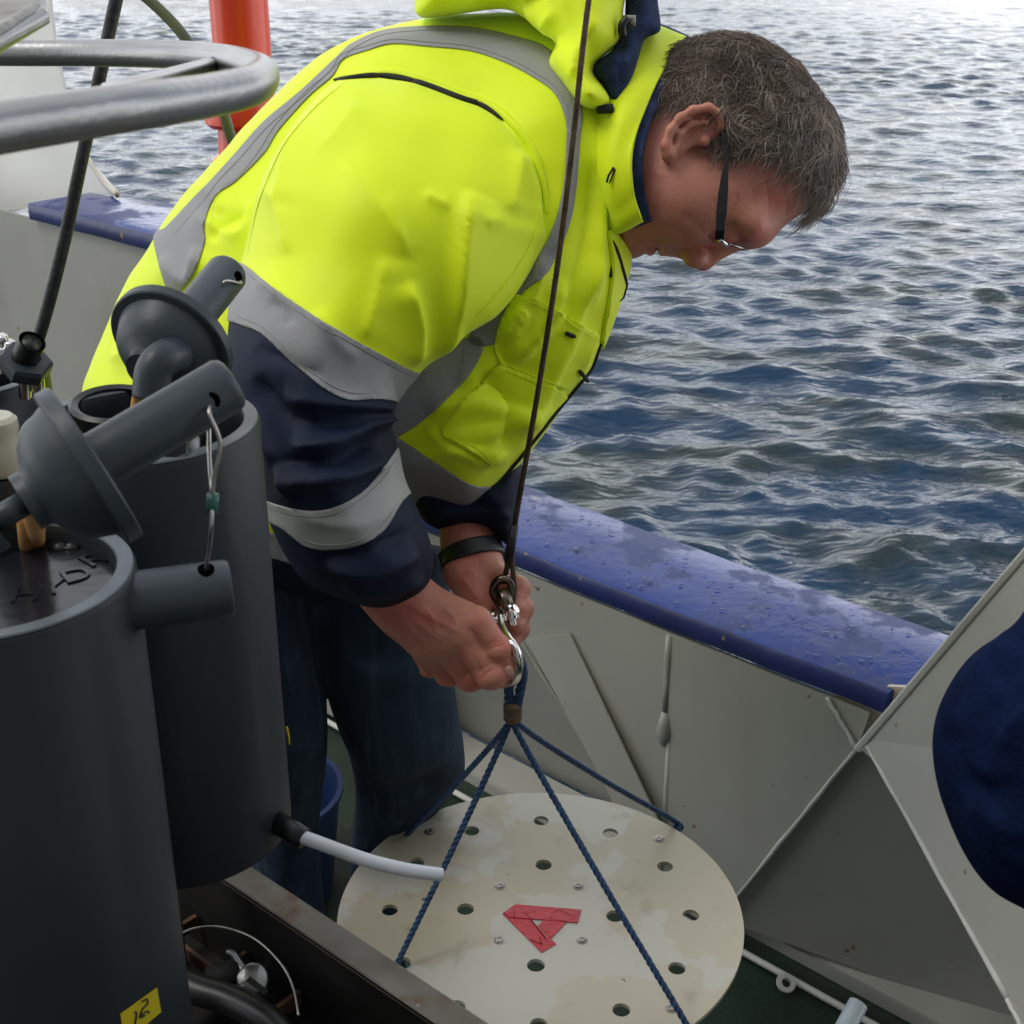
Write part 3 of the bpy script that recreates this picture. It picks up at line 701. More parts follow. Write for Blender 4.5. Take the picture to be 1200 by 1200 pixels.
lathe('mount_post', [(0, 0), (.011, 0), (.011, .19), (0, .19)], Vector((B_top.x-.03, B_top.y+.02, .792)), Zv, M_steel, bB, 20)
# --- third bottle
C_top = P(-55, 437, 1.15)
bC = bottle(C_top, C_top.z-.792, 'far left grey bottle with a black cable plug on top')
lathe('black_cover', [(0, .016), (.046, .016), (.050, .012), (.052, -.02), (.0, -.02)], C_top, Zv, M_blackgloss, bC, 48)
cb = P(30, 428, 1.09)
lathe('plug_nut', [(0, .0), (.020, 0), (.021, .002), (.021, .009), (.019, .012), (.011, .013)], P(28, 432, 1.09), Vector((.45, -.35, .9)), M_pvc2, bC, 6, ang=20)
tube('plug_socket', PL([(26, 425, 1.085), (38, 400, 1.07)]), .0105, M_black, bC, 24, caps=False)
tube('plug_bore', PL([(27, 423, 1.085), (37.5, 401, 1.071)]), .0078, M_black, bC, 20)
bm = bmesh.new()
for u, v in ((28, 443), (12, 405), (2, 412), (44, 436), (3, 398)): add_lathe(bm, [(0, .004), (.004, .004), (.005, 0), (.005, -.02)], P(u, v, 1.09), Vector((.2, -.4, .9)), 12)
bm_obj('screws', bm, M_chrome, bC, smooth=True)

# white plastic cap between the bottles
wc = empty('valve_cap', P(4, 555, .80), 'off white plastic knob behind the front grey stopper', 'cap')
lathe('knob', [(0, .035), (.010, .0345), (.0125, .032), (.0128, .026), (.0118, .022), (.0132, .018), (.0135, .003), (.012, 0), (0, 0)], P(3, 553, .80), Zv, mat('yellowed_plastic', (.50, .49, .38), .45, scale=30, var=.1), wc, 32)
lathe('screw_base', [(.0155, 0), (.0165, -.002), (.0165, -.03), (0, -.03)], P(3, 553, .80), Zv, M_black, wc, 24)

# --- steel guard ring of the frame
gr = empty('guard_ring', P(-100, 120, .6), 'bent stainless steel tube ring reaching in over the bottles from the left', 'steel ring')
ring = catmull(PL([(-260, 58, 1.0), (-120, 60, .96), (0, 62, .93), (110, 62, .90), (200, 64, .855), (262, 70, .78), (296, 80, .70), (306, 89, .63), (292, 101, .585), (240, 113, .545), (150, 126, .495), (60, 140, .465), (-40, 156, .435), (-200, 185, .39)]), 10)
rz = ring[0].z
loop = [ring[-1], P(-330, 205, .36), Vector((-.36, .36, rz+.02)), Vector((-.66, .50, rz+.01)), Vector((-.78, .78, rz)), Vector((-.70, 1.0, rz)), ring[0]]
tube('ring_tube', ring+catmull(loop, 10)[1:], .0085, M_steel, gr, 36)
for x, y in ((-.66, .50), (-.70, 1.0), (-.36, .365)): tube('ring_post', [Vector((x, y, rz-.004)), Vector((x, y, .79))], .0085, M_steel, gr, 20)
slab('flat_bar', PL([(116, 103, .60), (118, 97, .62), (196, 78, .70), (268, 60, .80), (272, 66, .79), (200, 86, .69)]), tuple(Vector((0, 0, -.006))), M_steel, gr, bevel=.0012)
# aluminium bracket above it
ab = empty('metal_bracket', P(0, 20, .62), 'weathered cast metal bracket corner at the top left', 'bracket')
M_cast = mat('weathered_alloy', (.40, .40, .38), .55, metal=.4, scale=30, col2=(.26, .24, .22), bump=.6, bscale=130, extra=lambda t, b, N, co, rp: over(t, b, N, co.outputs['Object'], 12, (.09, .05, .04), .68, .72))
slab('casting', [P(-120, -90, .74), P(36, -80, .76), P(49, -6, .68), P(50, 4, .67), P(-6, 34, .62), P(-120, 90, .58)], tuple(Vector((0, 0, -.010))), M_cast, ab, bevel=.003, seg=3)
slab('lower_lip', [P(-120, -90, .745), P(40, -80, .765), P(57, 2, .675), P(57, 13, .668), P(-4, 45, .618), P(-120, 103, .578)], tuple(Vector((0, 0, -.007))), M_steel, ab, bevel=.0025, seg=3)

# cables
o = tube('sensor_cable', catmull(PL([(420, -1100, .95), (240, -420, .99), (150, -60, 1.02), (136, 0, 1.03), (119, 80, 1.04), (106, 140, 1.05), (92, 205, 1.06), (76, 280, 1.075), (60, 345, 1.085), (48, 388, 1.092), (40, 412, 1.098)]), 8), .0050, M_cable, None, 16)
tag(o, 'black rubber cable rising from the plug of the far left bottle', 'cable')
o = tube('hose', catmull(PL([(-500, -120, 1.85), (-200, -110, 1.8), (40, -75, 1.76), (120, -40, 1.75), (165, -8, 1.75), (196, 20, 1.75), (218, 46, 1.75), (240, 84, 1.75), (258, 122, 1.75), (268, 152, 1.76), (276, 185, 1.78), (282, 260, 1.85)]), 8), .0070, mat('olive_hose', (.10, .115, .035), .45, scale=20, col2=(.055, .06, .03)), None, 14)
tag(o, 'thin olive green hose curving in front of the red post', 'hose')

# ================================================================== STEEL TRAY under the bottles
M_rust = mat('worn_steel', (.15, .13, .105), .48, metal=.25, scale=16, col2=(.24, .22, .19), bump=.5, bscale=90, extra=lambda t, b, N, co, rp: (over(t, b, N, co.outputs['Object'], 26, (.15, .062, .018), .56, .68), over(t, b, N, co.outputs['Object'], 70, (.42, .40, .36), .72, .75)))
M_darksteel = mat('near_black_steel', (.012, .011, .010), .65, spec=.25, scale=20, var=.4, bump=.4)  # near-black tone on the tray's inner wall, floor and the clamp body
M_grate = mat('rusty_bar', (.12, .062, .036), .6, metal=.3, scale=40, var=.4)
TZ = .88
tr = empty('sampler_tray', onz(330, 1180, .70), 'worn brown steel tray rim running below the bottles at bottom left', 'tray')
ia, ib = onz(205, 992, TZ), onz(640, 1289, TZ); td = (ib-ia).normalized(); tn = Vector((-td.y, td.x, 0))
if tn.y < 0: tn = -tn
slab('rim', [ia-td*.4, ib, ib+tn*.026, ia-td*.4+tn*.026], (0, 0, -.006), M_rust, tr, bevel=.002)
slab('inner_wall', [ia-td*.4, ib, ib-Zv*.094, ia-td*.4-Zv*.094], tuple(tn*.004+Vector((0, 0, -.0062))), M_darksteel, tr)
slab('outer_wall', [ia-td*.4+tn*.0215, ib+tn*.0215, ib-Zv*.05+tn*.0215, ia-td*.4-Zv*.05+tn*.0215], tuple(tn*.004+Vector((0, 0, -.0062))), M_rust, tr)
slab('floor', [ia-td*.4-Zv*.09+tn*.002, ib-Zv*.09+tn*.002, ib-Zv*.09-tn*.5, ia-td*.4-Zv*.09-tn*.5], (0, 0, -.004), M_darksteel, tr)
for k in range(-3, 9):
    o = slab('grate_bar', [ia-Zv*.058+td*(.02+k*.066)-tn*.002, ia-Zv*.058+td*(.024+k*.066)-tn*.002, ia-Zv*.058+td*(.024+k*.066)-tn*.4, ia-Zv*.058+td*(.02+k*.066)-tn*.4], (0, 0, -.012), M_grate, tr)
for k in range(5):
    slab('grate_bar', [ia-td*.25-Zv*.0565-tn*(.03+k*.055), ib-Zv*.0565-tn*(.03+k*.055), ib-Zv*.0565-tn*(.0335+k*.055), ia-td*.25-Zv*.0565-tn*(.0335+k*.055)], (0, 0, -.012), M_grate, tr)
tube('bracing_wire', catmull([onz(u, v, .852) for u, v in ((205, 1098), (228, 1088), (262, 1087), (300, 1101), (330, 1130), (344, 1158), (350, 1190))], 8), .0011, M_wire, tr, 8)
# slotted wheel clamp lying in the tray
cl = empty('clamp_wheel', onz(295, 1150, .82), 'small slotted steel clamp wheel inside the tray', 'clamp')
cc = onz(297, 1148, .838); cax = Vector((.05, -.62, .75))
bm = bmesh.new(); add_lathe(bm, [(0, .004), (.010, .004), (.0125, .0025), (.0130, 0), (.0125, -.004), (0, -.004)], cc, cax, 36)
bm_obj('wheel', bm, M_steel, cl, smooth=True, bevel=0)
e2 = cax.normalized(); s1 = (td-e2*td.dot(e2)).normalized(); s2 = e2.cross(s1)
bm = bmesh.new(); add_box(bm, cc+e2*.0042+s1*.006-s2*.002, .018, .0045, .0012, s1, s2, e2); bm_obj('slot', bm, M_black, cl)
tube('clamp_arm', catmull([onz(268, 1116, .838), onz(276, 1120, .841), onz(288, 1140, .841)], 5), .0032, M_steel, cl, 10)
tube('clamp_body', [onz(246, 1150, .826), onz(285, 1140, .832)], .012, M_darksteel, cl, 18)
o = tube('hose', catmull([onz(200, 1145, .84), onz(232, 1160, .84), onz(270, 1172, .84), onz(312, 1195, .84), onz(350, 1235, .83)], 8), .0115, M_black, None, 20)
tag(o, 'thick black hose lying in the tray at the bottom left', 'hose')

# ================================================================== PERFORATED DISC on its bridle
DC = Vector((.031, 1.218, .569)); DR = .224
dp = empty('perforated_disc', DC, 'cream round plate with holes and a red tape letter A, hanging from blue ropes', 'disc')
M_disc = mat('cream_plastic_plate', (.40, .362, .255), .36, scale=4, col2=(.455, .42, .315), lo=.3, hi=.7, bump=.12, bscale=30, extra=lambda t, b, N, co, rp: (
    over(t, b, N, co.outputs['Object'], 7.5, (.465, .452, .385), .515, .535, detail=5),
    over(t, b, N, co.outputs['Object'], 24, (.30, .25, .16), .60, .78, detail=8),
    over(t, b, N, co.outputs['Object'], 55, (.13, .10, .07), .755, .77, detail=3)))
def disc_plate():
    cu = bpy.data.curves.new('plate', 'CURVE'); cu.dimensions = '2D'; cu.fill_mode = 'BOTH'; cu.extrude = .0022
    def circ(x, y, r, n):
        sp = cu.splines.new('POLY'); sp.points.add(n-1); sp.use_cyclic_u = True
        for i in range(n): sp.points[i].co = (x+r*math.cos(2*math.pi*i/n), y+r*math.sin(2*math.pi*i/n), 0, 1)
    circ(0, 0, DR, 160)
    for k in range(12):
        a = math.radians(-1.5+30*k); circ(.167*math.cos(a), .167*math.sin(a), .0092, 24)
    for k in range(4):
        a = math.radians(-4+90*k); circ(.083*math.cos(a), .083*math.sin(a), .0096, 24)
    o = bpy.data.objects.new('src', cu); COL.objects.link(o); me = bpy.data.meshes.new_from_object(o.evaluated_get(bpy.context.evaluated_depsgraph_get()))
    bpy.data.objects.remove(o); me.transform(Matrix.Translation(DC)); me.name = 'plate'
    return link('plate', me, M_disc, dp)
disc_plate()
TOPZ = DC.z+.0022
M_bolt = mat('small_bolt_head', (.30, .29, .26), .35, metal=.8, scale=60, var=.3)
for r_, a_ in [(.063, 45+90*k) for k in range(4)]+[(.195, 42+90*k) for k in range(4)]:
    c = DC+Vector((r_*math.cos(math.radians(a_)), r_*math.sin(math.radians(a_)), .0022))
    lathe('bolt', [(0, .0012), (.0022, .0012), (.0026, .0018), (.0040, .0018), (.0046, .0008), (.0064, .0005), (.0064, 0)], c, Zv, M_bolt, dp, 16)
M_tape = mat('red_tape', (.50, .012, .024), .4, scale=30, col2=(.40, .008, .018), bump=.6, bscale=120)
tp = None
for k, q in enumerate(([(588.7, 1071), (634.7, 1116.7), (652, 1106.7), (604, 1060.7)], [(638, 1078), (631, 1085), (646, 1100), (664, 1081)], [(597, 1075.5), (590, 1070.5), (604, 1060.7), (681, 1067), (677, 1082)])):
    slab('letter_tape', [onz(u, v, TOPZ+.0003) for u, v in q], (0, 0, .0006+.0004*k), M_tape, dp)
M_seam = mat('dark_red_crease', (.16, .008, .016), .5)
bm = bmesh.new()
for px in ([(602, 1066), (603, 1075)], [(613, 1068), (622, 1077), (640, 1100)], [(652, 1067), (643, 1076), (664, 1080)], [(655, 1066), (668, 1072)], [(622, 1101), (636, 1106), (632, 1098)]):
    add_tube(bm, [onz(u, v, TOPZ+.0016) for u, v in px], .00045, 5)
bm_obj('tape_creases', bm, M_seam, dp, smooth=True)

M_rope = mat('blue_polyrope', (.020, .075, .17), .5, scale=120, col2=(.010, .030, .10), lo=.3, hi=.7, bump=.5, bscale=500)
br = empty('rope_bridle', P(601, 838, 1.40), 'blue laid rope bridle with four legs running down to the cream disc', 'rope')
S0 = P(601, 842, 1.402); S1 = P(601, 826, 1.398)
ends = [onz(461, 1139, TOPZ), onz(811, 1212, TOPZ), onz(793, 964, TOPZ), onz(477, 978, TOPZ)]
st_ = [Vector((-.0045, -.002, 0)), Vector((.002, -.004, 0)), Vector((.006, .001, 0)), Vector((-.004, .004, 0))]
for e_, o_ in zip(ends, st_):
    a = S1+o_; b = S0+o_-Zv*.008; d_ = e_-b; mid = b.lerp(e_, .5)-Zv*.004
    rope('rope_leg', catmull([a, b, mid, e_, e_-Zv*.012], 6), .0036, M_rope, br, 3, .022)
    lathe('rope_knot', [(0, .006), (.004, .005), (.0065, .001), (.006, -.003), (0, -.004)], e_-Zv*.008, Zv, M_rope, br, 12)
whip = mat('brown_whipping', (.10, .062, .025), .6, scale=90, col2=(.19, .13, .06), bump=.8, bscale=300)
bm = bmesh.new(); add_tube(bm, [S1+Vector((0, 0, .004)), S1, S0, S0-Vector((0, 0, .003))], [.0072, .0090, .0090, .0075], 20)
wo = bm_obj('whipping', bm, whip, br, smooth=True)
bm = bmesh.new()
for k in range(9): add_tube(bm, [S1.lerp(S0, k/8)+Vector((math.cos(t)*.0090, math.sin(t)*.0090, 0)) for t in np.linspace(0, 6.283, 20)], .0008, 5)
bm_obj('twine_turns', bm, whip, wo, smooth=True)
rope('rope_eye', catmull([S1+Vector((-.004, 0, -.004)), P(596, 805, 1.39), P(594, 785, 1.385), P(600, 768, 1.38), P(609, 772, 1.382), P(613, 790, 1.386), P(609, 812, 1.39), S1+Vector((.004, 0, -.004))], 8), .0055, M_rope, br, 3, .024)

# ================================================================== HOIST WIRE, swivel and shackle
M_wr = mat('greasy_wire_rope', (.055, .034, .020), .42, metal=.65, scale=70, col2=(.11, .075, .05), bump=.3, bscale=200)
o = rope('hoist_wire', catmull(PL([(735, -300, 1.20), (690, 0, 1.225), (672, 160, 1.25), (655, 300, 1.275), (632, 450, 1.30), (610, 575, 1.325), (597, 650, 1.345), (590, 684, 1.352)]), 10), .0029, M_wr, None, 6, .030, seg=6)
tag(o, 'brown twisted steel wire rope running down past the jacket to the shackle', 'wire rope')
sh = empty('shackle', P(592, 740, 1.36), 'shiny steel shackle and swivel held in the hands of the man', 'shackle')
tube('wire_sleeve', PL([(603, 615, 1.336), (596, 655, 1.345)]), [.0042, .0048], M_cable, sh, 12)
tube('wire_tail', catmull(PL([(598, 640, 1.344), (601, 668, 1.346), (603, 690, 1.348), (600, 702, 1.35)]), 6), .0026, M_wr, sh, 10)
M_bronze = mat('dark_oiled_steel', (.16, .13, .10), .22, metal=1, scale=40, var=.4)
tube('thimble', catmull(PL([(584, 706, 1.352), (578, 694, 1.350), (582, 682, 1.348), (591, 678, 1.347), (599, 684, 1.348), (600, 700, 1.35), (594, 712, 1.352), (584, 706, 1.352)]), 6), .0044, M_bronze, sh, 14)
tube('swivel_body', PL([(587, 690, 1.345), (594, 712, 1.345), (592, 722, 1.348)]), [.0075, .0085, .006], M_bronze, sh, 18)
bowpts = PL([(586, 722, 1.335), (589, 736, 1.326), (595, 748, 1.316), (602, 757, 1.310), (607.5, 770, 1.308), (608, 783, 1.312), (605, 795, 1.325), (597, 800, 1.345), (588, 793, 1.358), (583, 770, 1.36), (580, 745, 1.356), (578, 722, 1.345)])
tube('bow', catmull(bowpts, 8), .0043, M_chrome, sh, 18)
for (u0, v0, u1, v1, dd) in ((590, 724, 605, 713, 1.338), (570, 726, 584, 719, 1.342)):
    a, b = P(u0, v0, dd), P(u1, v1, dd-.006); ax = b-a
    o = lathe('pin', [(0, 0), (.0042, 0), (.0042, ax.length*.45), (.0068, ax.length*.46), (.0068, ax.length*.75), (.0045, ax.length*.77), (.0045, ax.length), (0, ax.length)], a, ax, M_chrome, sh, 18)
for (u0, v0, u1, v1, dd) in ((599, 716, 602, 733, 1.332), (577, 724, 580, 740, 1.336)):
    a, b = P(u0, v0, dd), P(u1, v1, dd); ax = b-a; L = ax.length
    lathe('bolt', [(0, 0), (.0052, 0), (.0056, .001), (.0056, L*.25), (.0074, L*.28), (.0074, L*.5), (.0036, L*.52), (.0036, L*.95), (.0028, L), (0, L)], a, ax, M_chrome, sh, 20)
# grey pipe end at the bottom right, blue bucket behind the legs
o = tube('pipe_end', PL([(1006, 1176, 1.62), (986, 1212, 1.60), (960, 1262, 1.57)]), .0115, mat('pale_grey_pipe', (.30, .36, .38), .4, scale=12, var=.1), None, 20)
tag(o, 'pale grey pipe end poking up at the bottom beside the deck edge', 'pipe')
bk = empty('bucket', onz(380, 985, 0), 'blue bucket on the green deck behind the legs of the man', 'bucket')
bq = onz(322, 1040, 0.0)
M_bucket = mat('blue_bucket_plastic', (.008, .022, .07), .4, scale=8, var=.1)
lathe('pail', [(0, .005), (.10, 0), (.103, .004), (.125, .20), (.131, .202), (.131, .212), (.122, .212), (.120, .20), (.098, .02), (0, .02)], bq, Zv, M_bucket, bk, 48)
# ================================================================== THE MAN
M_skin = mat('skin', (.49, .188, .125), .45, scale=14, col2=(.57, .245, .17), lo=.3, hi=.7, bump=.35, bscale=420, sss=.12, spec=.45, extra=lambda t, b, N, co, rp: (
    over(t, b, N, co.outputs['Object'], 26, (.54, .135, .10), .48, .72), over(t, b, N, co.outputs['Object'], 130, (.40, .17, .12), .70, .78)))
def weave(t, b, N, co, rp):
    n3 = N('ShaderNodeTexNoise', noise_type='RIDGED_MULTIFRACTAL'); n3.inputs['Scale'].default_value = 7; n3.inputs['Detail'].default_value = 3; n3.inputs['Distortion'].default_value = 1.1
    n4 = N('ShaderNodeTexNoise'); n4.inputs['Scale'].default_value = 900; n4.inputs['Detail'].default_value = 2
    for n in (n3, n4): t.links.new(co.outputs['Object'], n.inputs['Vector'])
    b1 = N('ShaderNodeBump'); b1.inputs['Strength'].default_value = .20; b1.inputs['Distance'].default_value = .006
    b2 = N('ShaderNodeBump'); b2.inputs['Strength'].default_value = .30; b2.inputs['Distance'].default_value = .0005
    t.links.new(n3.outputs['Fac'], b1.inputs['Height']); t.links.new(n4.outputs['Fac'], b2.inputs['Height'])
    t.links.new(b1.outputs[0], b2.inputs['Normal']); t.links.new(b2.outputs[0], b.inputs['Normal'])
M_yel = mat('fluorescent_yellow_cloth', (.75, .92, .004), .55, scale=5, col2=(.80, .96, .006), sheen=.15, spec=.3, extra=weave)
M_navy = mat('navy_cloth', (.008, .014, .034), .65, scale=12, var=.25, spec=.2, extra=weave)
M_lining = mat('navy_fleece_lining', (.020, .034, .085), .85, scale=60, var=.35, bump=.8, bscale=350, spec=.2)
M_refl = mat('reflective_tape', (.285, .285, .29), .6, scale=9, var=.08, spec=.3, bump=.25, bscale=600)
M_seamy = mat('seam_thread', (.32, .44, .01), .7)
M_dark = mat('dark_trim_and_slit_shade', (.012, .014, .012), .8)  # zip, tabs and eyelet; also the painted shade of the pleat slit
M_denim = mat('denim', (.010, .020, .038), .85, scale=9, col2=(.030, .050, .078), lo=.3, hi=.75, bump=.7, bscale=500, spec=.2, extra=lambda t, b, N, co, rp: over(t, b, N, co.outputs['Object'], 90, (.042, .066, .095), .5, .8, stretch=(1, 1, .05)))
MAN = empty('person', onz(420, 1150, 0), 'man bending over in a yellow and navy reflective jacket, jeans and glasses', 'person')

def vec(*a): return tuple(P(*a))
# ------------------------------------------------------------------ body: one surface, head, neck, trunk, arms, hands, legs
HEADP = [(700, 150), (740, 105), (775, 76), (805, 60), (850, 50), (895, 60), (938, 92), (965, 130), (975, 168), (970, 202), (956, 232), (940, 249), (917, 266), (897, 277), (880, 285), (862, 288), (845, 290), (820, 290), (795, 290), (775, 289), (755, 288), (738, 294), (722, 290), (710, 278), (700, 262), (692, 220)]
head_puff = Puff(HEADP, [(830, 170, 1.385)], .073, .075); head_puff.poly = Poly2(HEADP, step=1.5)
EARP = [(779, 184), (777, 172), (783, 158), (790, 143), (806, 130), (828, 124), (842, 131), (848, 144), (845, 157), (838, 164), (826, 169), (812, 173), (799, 182), (787, 188)]
ear_puff = Puff(EARP, [(838, 170, 1.312), (800, 190, 1.311), (780, 165, 1.290), (815, 122, 1.288), (850, 140, 1.301)], .0045, .006); ear_puff.poly = Poly2(EARP, step=1.0)
EO = -.010
def f_head(p):
    r = head_puff(p)
    r = smin(r, ell(p, P(806, 240, 1.337), (.036, .026, .032)), .03)               # cheek
    r = smin(r, ell(p, P(778, 225, 1.342), (.032, .026, .036)), .03)               # jaw
    r = smin(r, ell(p, P(740, 285, 1.385), (.016, .024, .014), CR, CF, CU), .016)  # chin
    r = smin(r, cap(p, P(880, 262, 1.335), P(888, 272, 1.385), .013, .013), .02)   # brow
    r = smax(r, -ell(p, P(851, 280, 1.333), (.015, .018, .010), CR, CF, CU), .012) # eye hollow
    r = smin(r, ell(p, P(851, 274, 1.348), (.012, .012, .010), CR, CF, CU), .005)  # closed lid
    r = smin(r, chain(p, [P(868, 279, 1.385), P(848, 287, 1.385), P(824, 304.5, 1.385)], [.0090, .0105, .0112]), .012)   # nose
    r = smin(r, ell(p, P(814, 303, 1.372), (.0110, .0085, .0095), CR, CF, CU), .008)
    r = smin(r, ell(p, P(814, 303, 1.398), (.0110, .0085, .0095), CR, CF, CU), .008)
    r = smax(r, -cap(p, P(806, 309, 1.377), P(816, 300, 1.380), .0028, .002), .003)
    r = smin(r, ell(p, P(803, 296, 1.385), (.008, .010, .006), CR, CF, CU), .010)
    r = smin(r, ell(p, P(787, 291, 1.385), (.010, .022, .0075), CR, CF, CU), .008)  # upper lip
    r = smin(r, ell(p, P(777, 292.5, 1.385), (.0045, .022, .0055), CR, CF, CU), .003)
    r = smin(r, ell(p, P(763, 292, 1.385), (.0055, .020, .0058), CR, CF, CU), .003)
    r = smax(r, -cap(p, P(770, 290, 1.360), P(770, 294, 1.385), .0016, .0022), .003)
    r = smax(r, -cap(p, P(808, 268, 1.334), P(768, 282, 1.345), .0018, .0012), .007)  # fold beside the mouth
    # ear
    e = ear_puff(p)
    e = smin(e, chain(p, [P(785, 180, 1.303+EO), P(780, 170, 1.301+EO), P(786, 152, 1.298+EO), P(797, 138, 1.296+EO), P(812, 129, 1.295+EO), P(830, 126, 1.297+EO), P(843, 134, 1.301+EO), P(846, 147, 1.306+EO), P(838, 157, 1.312+EO)], [.0052, .0048, .0042, .0040, .0040, .0042, .0042, .0040, .003]), .003)
    e = smax(e, -ell(p, P(812, 158, 1.296+EO), (.0165, .011, .0095), (CR*.75+CU*.66), CF, (CU*.75-CR*.66)), .004)
    e = smin(e, chain(p, [P(793, 174, 1.304+EO), P(797, 157, 1.302+EO), P(810, 145, 1.301+EO), P(828, 143, 1.303+EO)], [.003, .0034, .0034, .0028]), .003)
    e = smin(e, ell(p, P(826, 165, 1.309+EO), (.0055, .005, .0055)), .004)
    e = smin(e, ell(p, P(784, 182, 1.306+EO), (.0075, .0045, .0075)), .004)
    return smin(r, e, .005)
def hand(p, wrist, mcps, pips, dips, tips, r, fore, thumb, tr, k=.0035, fr=(.0265, .027, .029)):
    res = chain(p, fore, fr, .01)
    pl = None
    for i in range(len(mcps)):
        c = chain(p, [wrist, [(a*.5+b*.5) for a, b in zip(wrist, mcps[i])], mcps[i]], [fr[2]*.76, .0185, r[i]*1.12], .01)
        pl = c if pl is None else smin(pl, c, .014)
    res = smin(res, pl, .02)
    for i in range(len(mcps)):
        c = chain(p, [mcps[i], pips[i], dips[i], tips[i]], [r[i]*1.05, r[i]*.86, r[i]*.74, r[i]*.62], .003)
        c = smin(c, ell(p, pips[i], (r[i]*.93,)*3), .004)
        res = smin(res, c, k)
    res = smin(res, cap(p, thumb[0], thumb[1], tr[0], tr[1]), .010)
    t = chain(p, thumb[1:], tr[1:], .003)
    t = smin(t, ell(p, thumb[2], (tr[2]*1.06,)*3), .004)
    return smin(res, t, .0025)
RW = vec(468, 700, 1.335)
def f_handR(p):
    return hand(p, RW, [vec(541, 742, 1.312), vec(520, 752, 1.318), vec(502, 756, 1.330), vec(490, 750, 1.345)],
        [vec(575, 790, 1.315), vec(551, 793, 1.333), vec(528, 792, 1.352), vec(507, 784, 1.366)],
        [vec(590, 792, 1.345), vec(574, 795, 1.362), vec(552, 793, 1.380), vec(528, 786, 1.388)],
        [vec(588, 772, 1.362), vec(579, 776, 1.375), vec(563, 776, 1.390), vec(541, 772, 1.392)], [.0160, .0155, .015, .013],
        [vec(400, 640, 1.315), vec(440, 675, 1.328), RW], [vec(497, 706, 1.330), vec(559, 729, 1.308), vec(583, 760, 1.310), vec(595, 785, 1.318)], [.019, .0150, .0120, .0100])
LW = vec(550, 642, 1.425)
def f_handL(p):
    return hand(p, LW, [vec(573, 672, 1.402), vec(573, 689, 1.400), vec(568, 704, 1.404), vec(560, 716, 1.412)],
        [vec(606, 690, 1.376), vec(610, 713, 1.373), vec(606, 736, 1.376), vec(592, 748, 1.386)],
        [vec(603, 712, 1.362), vec(603, 732, 1.360), vec(598, 750, 1.366), vec(584, 758, 1.378)],
        [vec(588, 716, 1.362), vec(588, 736, 1.363), vec(586, 752, 1.368), vec(576, 756, 1.38)], [.0140, .0140, .0135, .0115],
        [vec(535, 590, 1.44), vec(543, 615, 1.433), LW], [vec(540, 672, 1.400), vec(556, 700, 1.385), vec(572, 722, 1.372), vec(580, 742, 1.368)], [.018, .0145, .0125, .010], fr=(.021, .0215, .0235))
SHR, ELR = vec(560, 200, 1.345), vec(352, 530, 1.255)
SHL, ELL = vec(640, 215, 1.53), vec(540, 470, 1.53)
PEL, CHE, NEK = vec(270, 610, 1.55), vec(560, 240, 1.46), vec(735, 175, 1.40)
KN1, AN1 = vec(345, 880, 1.60), tuple(onz(322, 1245, .09)); KN2, AN2 = vec(480, 870, 1.62), tuple(onz(440, 1150, .09))
CT1 = lambda u, v: np.interp(v, [640, 760, 870, 980, 1250], [1.50, 1.51, 1.55, 1.65, 1.98])+0*u; CT2 = lambda u, v: np.interp(v, [640, 760, 870, 980, 1170], [1.53, 1.56, 1.61, 1.73, 2.02])+0*u
M1 = [(290, 690), (310, 780), (335, 870), (335, 950), (338, 1050), (340, 1235)]; M2 = [(435, 690), (450, 780), (462, 870), (452, 930), (440, 1010), (432, 1150)]
def dense(M):
    o = []
    for (a, b), (c, d) in zip(M[:-1], M[1:]):
        n = max(1, int(abs(d-b)/18)); o += [(a+(c-a)*i/n, b+(d-b)*i/n) for i in range(n)]
    return o+[M[-1]]
def f_limbs(p):
    r = chain(p, [PEL, CHE, NEK, vec(790, 172, 1.39)], [.085, .075, .058, .058], .05)
    r = smin(r, chain(p, [CHE, SHR, ELR, RW], [.05, .045, .036, .027], .02), .03)
    r = smin(r, chain(p, [CHE, SHL, ELL, LW], [.05, .045, .036, .026], .02), .03)
    for ctl, mid in ((CT1, M1), (CT2, M2)):
        r = smin(r, chain(p, [PEL]+[vec(u, v, float(idw(ctl, np.float64(u), np.float64(v)))) for u, v in dense(mid)], [.06]+list(np.linspace(.038, .018, len(dense(mid)))), .008), .03)
    return r
def boxed(f, pts, m):
    A = np.array([tuple(q) for q in pts]); lo, hi = A.min(0)-m, A.max(0)+m
    def g(p):
        o = np.maximum(np.maximum(lo-p, p-hi), 0); dd = np.linalg.norm(o, axis=1); r = dd+.02
        k = dd < 1e-6
        if k.any(): r = r.astype(np.float32); r[k] = f(p[k])
        return r
    return g
gh = boxed(f_head, [P(690, 40, 1.25), P(985, 330, 1.25), P(690, 330, 1.25), P(985, 40, 1.25), P(690, 320, 1.47), P(985, 325, 1.47)], .012)
gR = boxed(f_handR, [P(400, 640, 1.29), P(610, 815, 1.29), P(480, 700, 1.41)], .02)
gL = boxed(f_handL, [P(525, 590, 1.44), P(625, 765, 1.35), P(560, 700, 1.44)], .02)
def f_body(p):
    r = f_limbs(p).astype(np.float32)
    h = gh(p); r = np.where(h < .019, smin(r, h, .02), np.minimum(r, h))
    for g in (gR, gL):
        h = g(p); r = np.where(h < .019, smin(r, h, .006), np.minimum(r, h))
    return r
